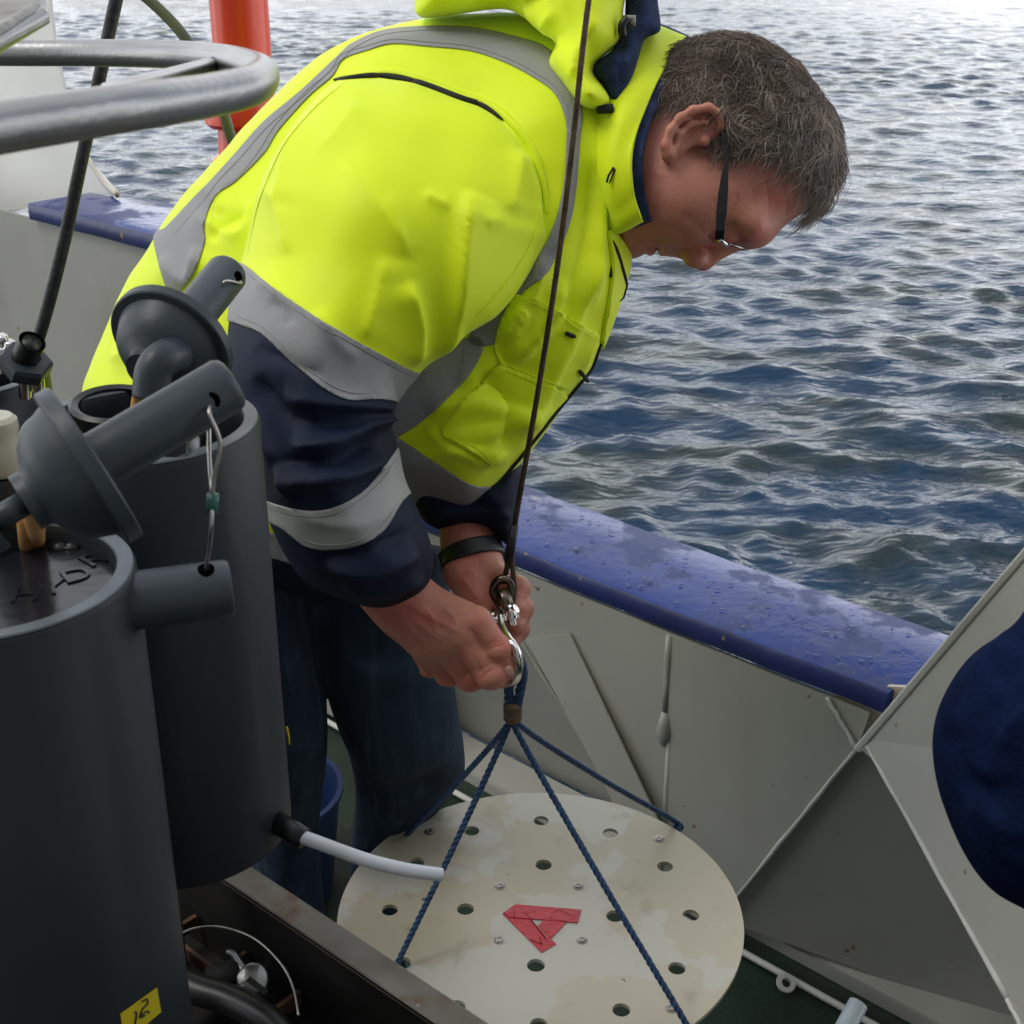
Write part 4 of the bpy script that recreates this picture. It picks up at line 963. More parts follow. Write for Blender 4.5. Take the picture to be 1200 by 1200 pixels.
# fine mesh for head and hands, coarse mesh for what the clothes hide, joined along the same surface
def body():
    Vh, Qh = nets(f_body, np.array([P(690, 330, 1.39).x-.02, 1.22, 1.25]), np.array([P(990, 20, 1.39).x+.02, 1.60, 1.57]), .0019, 1)
    a = P(440, 820, 1.33); b = P(632, 620, 1.33)
    Vr, Qr = nets(f_body, np.array([a.x-.015, 1.06, .815]), np.array([b.x+.015, 1.34, 1.06]), .0015, 1)
    Vc, Qc = nets(f_body, np.array([-.52, .9, -.02]), np.array([.16, 2.2, 1.45]), .012, 1)
    def crease(V, Q, lines):
        N = vnormals(V, Q); u, v, d = proj(V); w_ = V-np.array([0, 0, CAMZ]); w_ /= np.linalg.norm(w_, axis=1, keepdims=True); wq = np.clip(-(N*w_).sum(1)*2.2, 0, 1); D = 0
        for f in lines: D = D+wq*fold(u, v, *f)
        return V+N*D[:, None]
    Vr = crease(Vr, Qr, [([(482, 712), (510, 726), (541, 742)], 5, .0016), ([(480, 722), (500, 738), (520, 752)], 5, .0016), ([(476, 730), (490, 745), (502, 757)], 5, .0013),
        ([(490, 706), (506, 722), (512, 740), (528, 748)], 2.6, .0012), ([(468, 722), (484, 738), (486, 752)], 2.6, .0011), ([(455, 700), (475, 706), (500, 718)], 2.6, .0009), ([(520, 712), (534, 726), (531, 742)], 2.6, .0010),
        ([(572, 764), (580, 758), (592, 755)], 2.4, -.0016), ([(570, 758), (579, 753), (589, 751)], 2.2, -.0010), ([(564, 796), (572, 788), (584, 782)], 2.4, -.0014), ([(560, 789), (568, 782), (578, 778)], 2.2, -.0010), ([(541, 797), (550, 789), (558, 785)], 2.4, -.0013), ([(518, 794), (527, 787), (535, 784)], 2.4, -.0012),
        ([(548, 752), (556, 772), (566, 792)], 3, -.0012), ([(548, 735), (560, 750), (568, 768)], 4, -.0020),
        ([(545, 668), (562, 678), (572, 690)], 4, .0013), ([(540, 676), (552, 690), (560, 702)], 4, .0012), ([(548, 664), (556, 674), (556, 690)], 2.4, .0009), ([(598, 700), (610, 702), (618, 700)], 2.2, -.0016), ([(598, 725), (610, 726), (618, 724)], 2.2, -.0016), ([(602, 692), (607, 690), (612, 686)], 2, -.001)])
    Vh = crease(Vh, Qh, [([(897, 208), (901, 240), (903, 268)], 3, -.0009), ([(918, 212), (921, 236), (921, 256)], 3, -.0009), ([(936, 212), (937, 228), (936, 244)], 3, -.0007), ([(878, 206), (884, 240), (888, 268)], 3, -.0006),
        ([(846, 258), (858, 244), (866, 228)], 2.6, -.0010), ([(842, 256), (850, 240), (853, 226)], 2.6, -.0009), ([(838, 258), (838, 244), (836, 230)], 2.6, -.0008),
        ([(808, 284), (792, 270), (770, 268), (756, 274)], 4, -.0018), ([(828, 280), (815, 262), (798, 250)], 8, -.0014), ([(775, 205), (768, 232), (764, 255)], 7, -.0015), ([(752, 200), (754, 225), (752, 250)], 5, -.0014), ([(786, 280), (780, 283), (772, 284)], 3, -.0012)])
    # drop coarse faces inside the fine boxes
    def inside(C, lo, hi, m): return ((C > np.array(lo)+m) & (C < np.array(hi)-m)).all(1)
    C = Vc[Qc].mean(1)
    k = inside(C, Vh.min(0), Vh.max(0), .004) | inside(C, Vr.min(0), Vr.max(0), .004)
    Qc = Qc[~k]
    V = np.concatenate([Vh, Vr, Vc]); Q = np.concatenate([Qh, Qr+len(Vh), Qc+len(Vh)+len(Vr)])
    o = np_mesh('body', V, Q, M_skin, MAN)
    return Vh, Qh, Vr, Qr
Vh, Qh, Vr_, Qr_ = body()

# ------------------------------------------------------------------ jacket
TORSO = [(96, 470), (106, 428), (124, 385), (148, 332), (174, 290), (200, 245), (235, 203), (275, 160), (320, 113), (370, 70), (420, 42), (480, 25), (540, 16), (600, 16), (655, 30), (705, 60), (735, 100), (748, 150), (752, 205), (748, 255), (738, 300), (729, 330), (722, 360), (706, 400), (690, 440), (660, 478), (626, 527), (590, 565), (556, 597), (522, 597), (495, 592), (470, 600), (430, 660), (375, 706), (320, 712), (250, 710), (170, 690), (110, 600)]
torso = Puff(TORSO, [(120, 430, 1.56), (300, 180, 1.50), (500, 60, 1.45), (700, 150, 1.41), (720, 330, 1.40), (600, 540, 1.42), (450, 500, 1.44), (330, 660, 1.50)], .135, .15, Hb=.20)
SLEEVE = [(398, 92), (350, 138), (318, 185), (297, 240), (284, 300), (272, 350), (266, 420), (276, 490), (300, 560), (316, 612), (330, 645), (358, 682), (400, 702), (440, 712), (466, 712), (496, 694), (507, 664), (503, 630), (491, 598), (473, 562), (466, 522), (456, 492), (466, 470), (492, 436), (540, 392), (590, 345), (624, 292), (640, 240), (626, 186), (586, 138), (522, 110), (455, 92)]
sleeve = Puff(SLEEVE, [(540, 150, 1.325), (630, 240, 1.325), (400, 110, 1.34), (300, 260, 1.31), (430, 260, 1.29), (340, 420, 1.265), (420, 450, 1.285), (360, 560, 1.27), (400, 640, 1.30), (480, 690, 1.332)], .105, .105)
sleeve_L = Puff([(470, 560), (520, 560), (560, 560), (600, 540), (613, 545), (611, 580), (607, 615), (604, 642), (592, 640), (575, 624), (548, 620), (524, 622), (505, 616), (490, 600)], [(550, 590, 1.445)], .060, .022)

def inward(V, N):  # only the side of the cloth that faces out of the picture carries the folds
    v = V-np.array([0, 0, CAMZ]); v /= np.linalg.norm(v, axis=1, keepdims=True)
    return np.clip(-(N*v).sum(1)*2.2, 0, 1)
NO = [np.random.default_rng(k) for k in range(3)]
def ripples(V, seed, lam=.09, amp=.002, n=14):
    g = np.random.default_rng(seed); r = 0
    for _ in range(n):
        k = g.normal(size=3); k = k/np.linalg.norm(k)*2*math.pi/(lam*g.uniform(.5, 1.8)); r = r+np.sin(V@k+g.uniform(0, 6.28)+.8*np.sin(V@(k[[1, 2, 0]])*.5))
    return amp*r/math.sqrt(n)
def cloth(puff, h, folds, seed, amp=.0022, sm=10, grow=None):
    A = np.array([[c for c in P(u, v, d)] for u, v, d in grow]); V, Q = nets(puff, A.min(0), A.max(0), h, sm)
    N = vnormals(V, Q); u, v, d = proj(V); wq = inward(V, N); D = ripples(V, seed, .13, amp*.4)+ripples(V, seed+9, .05, amp*.2)
    for f in folds: D = D+1.2*wq*fold(u, v, f[0], f[1]*.82, *f[2:])
    V = V+N*D[:, None]; V = laplace(V, Q, 2, .4)
    return V, Q
t_f = [([(330, 100), (400, 60), (480, 47), (560, 47), (640, 80), (672, 140), (668, 220), (640, 310)], 22, .0035),
       ([(716, 130), (706, 200), (700, 290), (690, 360)], 12, .011, .5), ([(690, 190), (684, 280), (655, 380)], 9, -.008), ([(735, 290), (715, 360), (680, 430)], 9, .008, .5),
       ([(668, 330), (640, 380), (600, 420)], 12, .011, .6), ([(640, 300), (622, 350), (585, 400)], 12, .011, .4), ([(700, 300), (664, 400), (610, 500)], 14, .009, .6), ([(610, 360), (600, 390), (596, 420)], 9, .007, -.5),
       ([(190, 300), (220, 330), (235, 290)], 12, .008, .4), ([(228, 250), (280, 276), (300, 230)], 12, .008, .5), ([(250, 285), (265, 262), (292, 250)], 8, -.007), ([(126, 420), (200, 400), (262, 384)], 13, .009, .5), ([(156, 345), (215, 345), (250, 322)], 10, -.008), ([(150, 380), (190, 360), (230, 355)], 10, .007, .5), ([(210, 215), (245, 225), (262, 250)], 9, .005),
       ([(500, 480), (560, 470), (640, 500)], 13, .008, .5), ([(470, 545), (540, 522), (600, 540)], 9, .007, .4), ([(560, 440), (592, 470), (580, 520)], 10, -.008), ([(500, 500), (530, 520), (575, 545)], 8, .008, .6),
       ([(520, 510), (580, 500), (640, 470)], 10, .008, .4), ([(540, 455), (575, 430), (588, 424)], 8, .007, -.4), ([(300, 640), (350, 660), (400, 640)], 12, .006)]
Vt, Qt = cloth(torso, .0041, t_f, 3, .0018, 10, [(80, 0, 1.25), (780, 0, 1.25), (80, 740, 1.25), (780, 740, 1.8), (80, 0, 1.8), (780, 0, 1.8), (80, 740, 1.8)])
s_f = [([(551, 224), (541, 252), (534, 300), (529, 343), (516, 400), (500, 432)], 32, .015, -.74), ([(628, 238), (618, 293), (585, 343), (545, 388)], 16, .014, .5), ([(608, 175), (602, 215), (594, 250)], 22, .007, -.5),
       ([(398, 185), (440, 235), (478, 290)], 9, .0030, .4), ([(497, 226), (512, 236), (526, 240)], 7, .004), ([(560, 262), (572, 258), (586, 254)], 6, .003), ([(478, 330), (492, 380), (486, 432)], 14, .010, .5), ([(424, 400), (440, 350), (452, 300)], 16, .005, .5), ([(455, 225), (470, 275), (478, 300)], 10, .003),
       ([(310, 215), (330, 250), (338, 300)], 14, .005, .5), ([(352, 130), (330, 190), (326, 240)], 14, .005, -.4), ([(420, 120), (400, 150), (372, 180)], 16, .003),
       ([(300, 330), (340, 352), (402, 398)], 12, .004), ([(318, 352), (335, 366), (338, 382)], 7, -.005), ([(372, 362), (392, 400), (420, 420)], 9, .004),
       ([(470, 488), (430, 500), (385, 525), (340, 520)], 16, .018, .5), ([(462, 468), (400, 476), (330, 466)], 14, .012, .5), ([(455, 540), (400, 560), (330, 565)], 13, .013, .4), ([(440, 513), (390, 540), (320, 540)], 8, -.012), ([(300, 440), (340, 490), (420, 500)], 10, -.010),
       ([(290, 480), (330, 540), (350, 590)], 12, .010, .4), ([(380, 440), (350, 430), (300, 405)], 10, -.006), ([(492, 650), (440, 665), (380, 662)], 12, .013, .5), ([(500, 677), (450, 690), (400, 684)], 9, .009, .3), ([(482, 622), (430, 645), (370, 655)], 8, -.008), ([(345, 600), (420, 615), (468, 585)], 10, .004)]
Vs, Qs = cloth(sleeve, .0036, s_f, 5, .0018, 8, [(240, 60, 1.12), (665, 60, 1.12), (240, 740, 1.12), (665, 740, 1.45), (240, 60, 1.45), (665, 60, 1.45)])
Vl, Ql = cloth(sleeve_L, .0042, [([(500, 600), (550, 592), (605, 600)], 5, -.006), ([(560, 560), (580, 590), (600, 610)], 9, .006)], 8, .002, 6, [(455, 520, 1.36), (630, 520, 1.36), (455, 660, 1.36), (630, 660, 1.54), (455, 520, 1.54), (630, 520, 1.54)])

jacket = np_mesh('jacket', Vt, Qt, M_yel, MAN)
def region(V, Q, poly, name, m, parent, off, smooth=True, front=False):
    """a cloth piece cut from a surface along an outline, lying on it with its own thickness"""
    u, v, d = proj(V); pd = Poly2(poly, n=4, step=2.0, margin=60, smooth=smooth)(u, v)
    N = vnormals(V, Q); VV, TT = clip(np.concatenate([V, N], 1), tris(Q), -pd)
    X, NN = VV[:, :3], VV[:, 3:]; NN = NN/np.maximum(np.linalg.norm(NN, axis=1, keepdims=True), 1e-9)
    if front:
        vw = X-np.array([0, 0, CAMZ]); fr = (NN*vw).sum(1) < 0; TT = TT[fr[TT].all(1)]
    o = np_mesh(name, X+NN*off, TT, m, parent)
    s = o.modifiers.new('thick', 'SOLIDIFY'); s.thickness = off*.9; s.offset = -1
    return o
BAND1 = [(180, 275), (194, 268), (230, 230), (247, 213), (277, 180), (310, 143), (353, 107), (400, 63), (413, 52), (447, 37), (493, 32), (550, 33), (600, 43), (647, 62), (680, 123), (679, 165), (673, 233), (662, 277), (640, 320), (613, 343), (597, 372), (578, 404), (548, 398), (583, 352), (607, 333), (627, 307), (650, 260), (660, 217), (663, 177), (663, 143), (650, 110), (623, 90), (590, 73), (550, 60), (500, 55), (460, 52), (430, 60), (403, 70), (390, 90), (363, 113), (327, 153), (310, 180), (277, 213), (253, 230), (240, 262), (240, 287), (222, 330), (200, 345)]
BAND2 = [(543, 397), (566, 400), (560, 424), (540, 451), (503, 487), (467, 511), (440, 520), (420, 480), (470, 440)]
BAND3 = [(440, 500), (467, 513), (503, 537), (543, 563), (560, 570), (575, 572), (550, 600), (523, 604), (497, 598), (472, 577), (450, 560)]
BANDH = [(200, 590), (300, 618), (347, 637), (420, 672), (420, 690), (368, 672), (318, 653), (200, 630)]
for b in (BAND1, BAND2, BAND3, BANDH): region(Vt, Qt, b, 'reflective_band', M_refl, jacket, .0016, front=b is not BAND1)
region(Vt, Qt, [(100, 630), (318, 653), (368, 672), (470, 720), (470, 800), (100, 800)], 'navy_hem', M_navy, jacket, .0012)
PK1 = [(583, 427), (612, 436), (642, 449), (662, 462), (626, 500), (577, 546), (548, 528), (522, 514), (517, 500), (535, 478)]
PK2 = [(604, 346), (628, 350), (668, 372), (700, 392), (684, 430), (662, 455), (633, 447), (584, 427), (578, 408), (590, 375)]
region(Vt, Qt, PK1, 'pocket', M_yel, jacket, .0052, smooth=False, front=True); region(Vt, Qt, PK2, 'pocket_flap', M_yel, jacket, .0045, smooth=False, front=True)
region(Vt, Qt, [(712, 268), (738, 300), (745, 330), (716, 392), (703, 410), (712, 350), (716, 310)], 'zip_placket', M_yel, jacket, .004)
slv = np_mesh('sleeve', Vs, Qs, None, jacket)
bpy.data.objects.remove(slv)
def split_sleeve():
    u, v, d = proj(Vs); N = vnormals(Vs, Qs); T = tris(Qs)
    nav = Poly2([(200, 330), (275, 377), (307, 390), (343, 423), (377, 453), (407, 468), (443, 467), (500, 474), (560, 560), (560, 800), (200, 800)], n=4, step=2, margin=200)(u, v)
    Vy, Ty = clip(Vs, T, nav); Vn, Tn = clip(Vs, T, -nav)
    a = np_mesh('upper_sleeve', Vy, Ty, M_yel, jacket); b = np_mesh('lower_sleeve', Vn, Tn, M_navy, jacket)
split_sleeve()
SB1 = [(230, 300), (280, 307), (317, 335), (383, 380), (437, 410), (490, 437), (520, 440), (500, 480), (470, 472), (443, 468), (407, 469), (377, 454), (343, 424), (307, 391), (275, 378), (230, 360)]
SB2 = [(290, 570), (313, 587), (357, 598), (390, 595), (423, 577), (447, 550), (465, 525), (480, 505), (495, 560), (470, 588), (450, 620), (423, 637), (390, 643), (360, 640), (333, 620), (300, 600)]
region(Vs, Qs, SB1, 'reflective_band', M_refl, jacket, .0016); region(Vs, Qs, SB2, 'reflective_band', mat('pale_reflective_tape', (.36, .37, .355), .6, scale=9, var=.08, spec=.3, bump=.25, bscale=600), jacket, .0016)
slL = np_mesh('lower_sleeve', Vl, Ql, M_navy, jacket)

# cuffs: open rings round the wrists
def ring3(c, ax, rx, ry, up, n=14):
    ax = Vector(ax).normalized(); e1 = (Vector(up)-ax*Vector(up).dot(ax)).normalized(); e2 = ax.cross(e1)
    return [Vector(c)+e1*math.cos(2*math.pi*k/n)*rx+e2*math.sin(2*math.pi*k/n)*ry for k in range(n)]

# lines drawn on the cloth: ray-cast from outside on to the surface
def bvh_of(V, Q): return BVHTree.FromPolygons([tuple(v) for v in V.tolist()], Q.tolist())
BT_, BS_ = bvh_of(Vt, Qt), bvh_of(Vs, Qs)
def drape(px, r, m, name, parent, trees=None, lift=.0, n=8, coll=None):
    pth = []
    for q in catmull([Vector((a, b, 0)) for a, b in px], n):
        o = Vector((0, 0, CAMZ)); dr = (P(q.x, q.y, 1)-o).normalized(); best = None
        for t in (trees or (BT_, BS_)):
            h = t.ray_cast(o, dr)
            if h[0] is not None and (best is None or h[3] < best[1]): best = (h[0]+h[1]*lift*(1 if h[1].dot(dr) < 0 else -1), h[3])
        if best: pth.append(best[0])
    if len(pth) > 2:
        bm = coll or bmesh.new(); nn = len(pth); rr = [r*min(1, .3+4*min(i, nn-1-i)/nn) for i in range(nn)]
        add_tube(bm, pth, rr, 6)
        if coll is None: return bm_obj(name, bm, m, parent, smooth=True)
# the shoulder pleat: slit shade laid on as a dark cord, rolled yellow lip above
bm = bmesh.new(); drape([(392, 94), (430, 91), (465, 92), (500, 102), (540, 117), (570, 127), (590, 141)], .0036, None, '', None, None, .0010, coll=bm); bm_obj('pleat_shade', bm, M_dark, jacket, smooth=True)
bm = bmesh.new(); drape([(396, 91), (430, 86.5), (465, 87.5), (500, 97), (540, 112), (570, 122), (596, 140), (622, 172), (637, 215), (640, 250)], .0042, None, '', None, None, .0006, coll=bm); bm_obj('pleat_lip', bm, M_yel, jacket, smooth=True)
bm = bmesh.new(); drape([(714, 282), (724, 310), (730, 338), (722, 352)], .0016, None, '', None, (BT_,), .0045, coll=bm)
drape([(718, 380), (704, 402), (692, 432), (676, 452), (650, 484), (620, 522), (588, 560), (560, 590)], .0020, None, '', None, (BT_,), .0012, coll=bm)
bm_obj('zip', bm, M_dark, jacket, smooth=True)
bm = bmesh.new(); 
for px in ([(674, 430), (679, 437), (684, 444)], [(660, 388), (666, 391), (672, 393)]): drape(px, .0022, None, '', None, (BT_,), .006, coll=bm)
o = bm_obj('pull_tab', bm, M_dark, jacket, smooth=True); o['kind'] = 'stuff'

M_stitch = mat('grey_stitching', (.30, .30, .295), .7)
bm = bmesh.new()
for px in ([(205, 277), (240, 236), (254, 217), (284, 185), (316, 149), (358, 113), (404, 69), (416, 58), (449, 43), (494, 38), (549, 39), (597, 48), (641, 66)], [(246, 268), (258, 226), (281, 208), (306, 176), (323, 149), (360, 108), (387, 86), (401, 66), (430, 56), (461, 48), (501, 51), (551, 56), (592, 69), (626, 86), (654, 107), (667, 142), (667, 177), (664, 218), (655, 258)],
    [(676, 150), (674, 190), (668, 233), (657, 275), (636, 316)], [(545, 405), (538, 446), (506, 478)], [(470, 519), (504, 543), (544, 568)]): drape(px, .0003, None, '', None, (BT_,), .0021, coll=bm)
for px in ([(282, 313), (317, 341), (382, 386), (436, 416), (484, 441)], [(279, 371), (309, 384), (345, 417), (379, 447), (409, 461), (440, 461)], [(318, 594), (358, 604), (391, 601), (424, 583), (450, 556), (464, 533)], [(338, 615), (362, 633), (391, 637), (421, 631), (447, 614), (464, 588)]): drape(px, .0003, None, '', None, (BS_,), .0021, coll=bm)
o = bm_obj('tape_stitching', bm, M_stitch, jacket, smooth=True); o['kind'] = 'stuff'
bm = bmesh.new()
for px in ([(590, 432), (612, 441), (640, 453)], [(580, 540), (551, 523), (527, 510)], [(608, 352), (628, 356), (664, 377), (694, 396)], [(588, 423), (632, 442), (660, 450)]): drape(px, .0004, None, '', None, (BT_,), .0056, coll=bm)
for px in ([(404, 97), (372, 124), (340, 160), (323, 190), (303, 240), (291, 295)], [(632, 252), (622, 284), (594, 330), (556, 372)], [(606, 150), (628, 180), (640, 215)]): drape(px, .0005, None, '', None, None, .0006, coll=bm)
o = bm_obj('seam_stitching', bm, M_yel, jacket, smooth=True); o['kind'] = 'stuff'

# hood, rolled up behind the neck
HOOD = [(485, -70), (487, 0), (492, 20), (540, 14), (592, 9), (622, 26), (654, 46), (648, 62), (644, 76), (662, 100), (682, 124), (700, 127), (716, 120), (706, 100), (693, 80), (712, 62), (727, 46), (731, 10), (735, -70), (620, -120)]
hood = Puff(HOOD, [(500, 0, 1.40), (600, 0, 1.365), (680, 40, 1.325), (690, 110, 1.305), (700, -60, 1.33)], .06, .05, Hb=.14)
Vo, Qo = cloth(hood, .0042, [([(600, -20), (625, 20), (655, 50)], 8, .008), ([(652, 12), (640, 30), (660, 55), (648, 75)], 6, .006), ([(560, -5), (600, 5), (640, -5)], 9, -.008), ([(700, 20), (680, 60), (668, 95)], 9, .005), ([(660, 0), (690, 50), (700, 100)], 8, -.004)], 21, .0022, 4, [(470, -130, 1.24), (760, -130, 1.24), (470, 140, 1.24), (760, 140, 1.58), (470, -130, 1.58), (760, -130, 1.58)])
np_mesh('hood', Vo, Qo, M_yel, jacket)
FLAP = [(692, 80), (712, 62), (728, 45), (733, 10), (735, -60), (760, -60), (772, 10), (774, 38), (757, 44), (750, 62), (742, 90), (736, 110), (726, 124), (716, 121), (706, 102)]
flap = Puff(FLAP, [(705, 85, 1.315), (730, 90, 1.325), (755, 10, 1.345)], .03, .03, Hb=.09)
Vf, Qf = cloth(flap, .0036, [([(728, 45), (729, 80), (726, 120)], 4, -.004)], 31, .001, 4, [(680, -80, 1.25), (790, -80, 1.25), (680, 140, 1.25), (790, 140, 1.5), (680, -80, 1.5), (790, -80, 1.5)])
np_mesh('hood_lining', Vf, Qf, M_lining, jacket)
bm = bmesh.new(); add_tube(bm, PL([(700, 128, 1.300), (718, 127, 1.302)]), .0045, 10); bm_obj('hood_tab', bm, M_dark, jacket, smooth=True)
bm = bmesh.new(); add_tube(bm, catmull(PL([(730, 42, 1.305), (729, 30, 1.300), (735, 22, 1.300)]), 5), .0042, 10); to = bm_obj('cord_lock', bm, M_black, jacket, smooth=True)
tube('cord_end', PL([(735, 22, 1.300), (742, 21, 1.302), (741, 29, 1.302)]), .0035, mat('grey_cord_end', (.30, .29, .26), .5), to, 10)
# collar: an open stand-up tube, yellow outside, navy inside
def collar(name, dx, m, thick, shift=0.0, rimx=0.0):
    def rg(near, far): return PL(near)+PL(far)
    base = rg([(728, 20, 1.40+dx), (715, 75, 1.345+dx), (700, 135, 1.325+dx), (692, 195, 1.325+dx), (698, 245, 1.345+dx), (706, 276, 1.36)], [(700, 235, 1.46), (700, 180, 1.50), (705, 100, 1.48), (718, 45, 1.45)])
    mid = rg([(765+rimx*.5, 30, 1.40+dx), (748, 80, 1.330+dx), (728, 135, 1.296+dx), (716, 195, 1.295+dx), (720, 244, 1.308+dx), (730, 270, 1.335)], [(722, 235, 1.46), (725, 180, 1.49), (738, 100, 1.47), (752, 45, 1.44)])
    rim = rg([(803+rimx*.4, 45, 1.40+dx), (776+rimx, 86, 1.335+dx), (757+rimx, 126, 1.307+dx), (741+rimx, 178, 1.287+dx), (743+rimx, 228, 1.292+dx), (754+rimx*.7, 258, 1.318+dx)], [(750, 230, 1.45), (755, 180, 1.475), (770, 110, 1.465), (788, 60, 1.44)])
    return loft(name, [base, mid, rim], m, jacket, True, 10, thick, 8)
collar('collar', 0, M_yel, .004); collar('collar_lining', .006, M_lining, .003, rimx=13)
bm = bmesh.new()
add_tube(bm, PL([(719, 196, 1.290), (713, 206, 1.291), (711, 214, 1.293)]), .0012, 6); add_tube(bm, PL([(721, 198, 1.290), (717, 207, 1.291), (714, 215, 1.293)]), .0008, 6)
bm_obj('collar_eyelet', bm, M_dark, jacket, smooth=True)
tube('zip_pull', catmull(PL([(711, 272, 1.345), (714, 290, 1.342), (716, 310, 1.34), (715, 325, 1.34)]), 4), .0022, M_dark, jacket, 8)

# ------------------------------------------------------------------ trousers and shoes
LEG2 = [(352, 640), (520, 640), (528, 690), (527, 740), (532, 800), (541, 846), (547, 885), (541, 915), (515, 950), (490, 985), (478, 1040), (474, 1100), (470, 1160), (395, 1165), (400, 1100), (408, 1030), (413, 960), (412, 905), (392, 840), (374, 770)]
leg2 = Puff(LEG2, CT2, .095, .085)
LEG1 = [(190, 640), (370, 660), (371, 720), (375, 780), (382, 830), (382, 900), (377, 970), (380, 1060), (384, 1120), (382, 1255), (300, 1260), (296, 1120), (292, 1000), (288, 900), (250, 800), (200, 720)]
leg1 = Puff(LEG1, CT1, .095, .085)
def f_tr(p): return smin(leg1(p), leg2(p), .02)
Vj, Qj = cloth(f_tr, .0075, [([(385, 740), (440, 790), (500, 780)], 14, .008), ([(520, 700), (470, 760), (400, 770)], 12, -.008), ([(410, 880), (470, 900), (530, 870)], 16, .009), ([(420, 940), (470, 930), (520, 910)], 12, -.008), ([(340, 760), (355, 850), (350, 950)], 12, .008), ([(365, 860), (345, 880), (320, 900)], 10, .007), ([(430, 980), (450, 1010), (475, 1000)], 10, .008)], 14, .003, 4,
    [(180, 620, 1.36), (570, 620, 1.36), (180, 1270, 1.36), (570, 1270, 2.3), (180, 620, 2.3), (570, 620, 2.3), (180, 1270, 2.3)])
np_mesh('trousers', Vj, Qj, M_denim, MAN)
M_shoe = mat('dark_leather', (.020, .017, .015), .5, scale=20, var=.3)
for (u, v, dx, dy) in ((340, 1262, .05, .03), (432, 1168, .06, .02)):
    c = onz(u, v, .05); f = lambda p, c=c: smin(ell(p, c+Vector((.05, -.01, -.005)), (.11, .045, .042)), ell(p, c+Vector((-.01, 0, .03)), (.05, .042, .07)), .03)
    Vx, Qx = nets(lambda p: smax(f(p), (.006-p[:, 2]), .006), np.array(c)-.2, np.array(c)+.2, .008, 2); np_mesh('shoe', Vx, Qx, M_shoe, MAN)

# ------------------------------------------------------------------ watch, glasses
ax = Vector(LW)-Vector(vec(543, 615, 1.433)); wc_ = P(553, 655, 1.420)
tb_ = BVHTree.FromPolygons([tuple(v) for v in Vr_.tolist()], Qr_.tolist()); axn = ax.normalized()
def wrist_ring(c, grow):
    e1 = (CR-axn*CR.dot(axn)).normalized(); e2 = axn.cross(e1); r_ = []
    for k in range(28):
        d = e1*math.cos(2*math.pi*k/28)+e2*math.sin(2*math.pi*k/28); h = tb_.ray_cast(c, d, .08); r_.append(h[3] if h[0] is not None else .028)
    r_ = [min(x, .036) for x in r_]; r_ = [(r_[k-2]+r_[k-1]+r_[k]+r_[(k+1) % 28]+r_[(k+2) % 28])/5 for k in range(28)]; r_ = [max(r_[k], (r_[k-1]+r_[(k+1) % 28])/2) for k in range(28)]
    return [c+(e1*math.cos(2*math.pi*k/28)+e2*math.sin(2*math.pi*k/28))*(r_[k]+grow) for k in range(28)]
cw = P(552, 651, 1.421); WR = [wrist_ring(cw+axn*o_, .0022) for o_ in (-.0085, 0, .0085)]
wt = loft('watch_strap', WR, mat('black_strap', (.016, .016, .018), .4, scale=40, var=.3), MAN, True, 3, .0030, 4)
# glasses
gl = empty('glasses', P(845, 240, 1.31), 'x', 'x'); del gl['label']; del gl['category']; gl.parent = MAN; gl.matrix_parent_inverse = MAN.matrix_world.inverted()
M_frame = mat('black_glasses_frame', (.010, .010, .011), .25, scale=30, var=.2)
arm = [(847, 150, 1.296, 2.2), (849.5, 172, 1.294, 2.4), (850.5, 188, 1.293, 2.6), (849.5, 204, 1.292, 4.2), (847.5, 225, 1.292, 5.8), (845.5, 250, 1.294, 6.2), (844, 270, 1.298, 5.6), (843, 281, 1.304, 5.2)]
bm = bmesh.new(); rows = []
for u, v, d, hw in arm:
    rows.append([bm.verts.new(P(u-hw, v, d-.001)), bm.verts.new(P(u+hw, v, d-.001)), bm.verts.new(P(u+hw, v, d+.0018)), bm.verts.new(P(u-hw, v, d+.0018))])
for i in range(len(rows)-1):
    for k in range(4): bm.faces.new((rows[i][k], rows[i][(k+1) % 4], rows[i+1][(k+1) % 4], rows[i+1][k]))
bm.faces.new(rows[0]); bm.faces.new(rows[-1][::-1]); bm_obj('temple_arm', bm, M_frame, gl, bevel=.0006)
def mirror_d(d): return 2*1.385-d
bm = bmesh.new(); add_tube(bm, PL([(u, v, mirror_d(d)) for u, v, d, hw in arm]), .003, 8); bm_obj('temple_arm', bm, M_frame, gl, smooth=True)
M_lens = mat('clear_lens', (.95, .97, .97), .03, trans=1.0, var=.01); M_lens.node_tree.nodes['Principled BSDF'].inputs['IOR'].default_value = 1.45
la = (P(872, 291, 1.385)-P(834, 279, 1.385)).normalized(); lv = (P(852, 286.5, 1.38)-Vector((0, 0, CAMZ))).normalized(); ln = la.cross(lv).normalized()
for dd in (1.345, 1.425):
    c = P(853, 285.5, dd); rr = ring3(c, ln, .0165, .0225, la, 20)
    bm = bmesh.new(); a = [bm.verts.new(p-ln*.0014) for p in rr]; b = [bm.verts.new(p+ln*.0014) for p in rr]; bm.faces.new(a); bm.faces.new(b[::-1])
    for k in range(20): bm.faces.new((a[k], b[k], b[(k+1) % 20], a[(k+1) % 20]))
    lo_ = bm_obj('lens', bm, M_lens, gl)
    tube('lens_rim', [p for p in rr]+[rr[0]], .0005, M_chrome, gl, 8)
tube('bridge', catmull(PL([(858, 287, 1.372), (862, 286, 1.385), (858, 287, 1.398)]), 5), .0011, M_chrome, gl, 8)
tube('hinge', PL([(843, 281, 1.304), (850, 286, 1.312), (853, 287, 1.322)]), .0022, M_chrome, gl, 10)
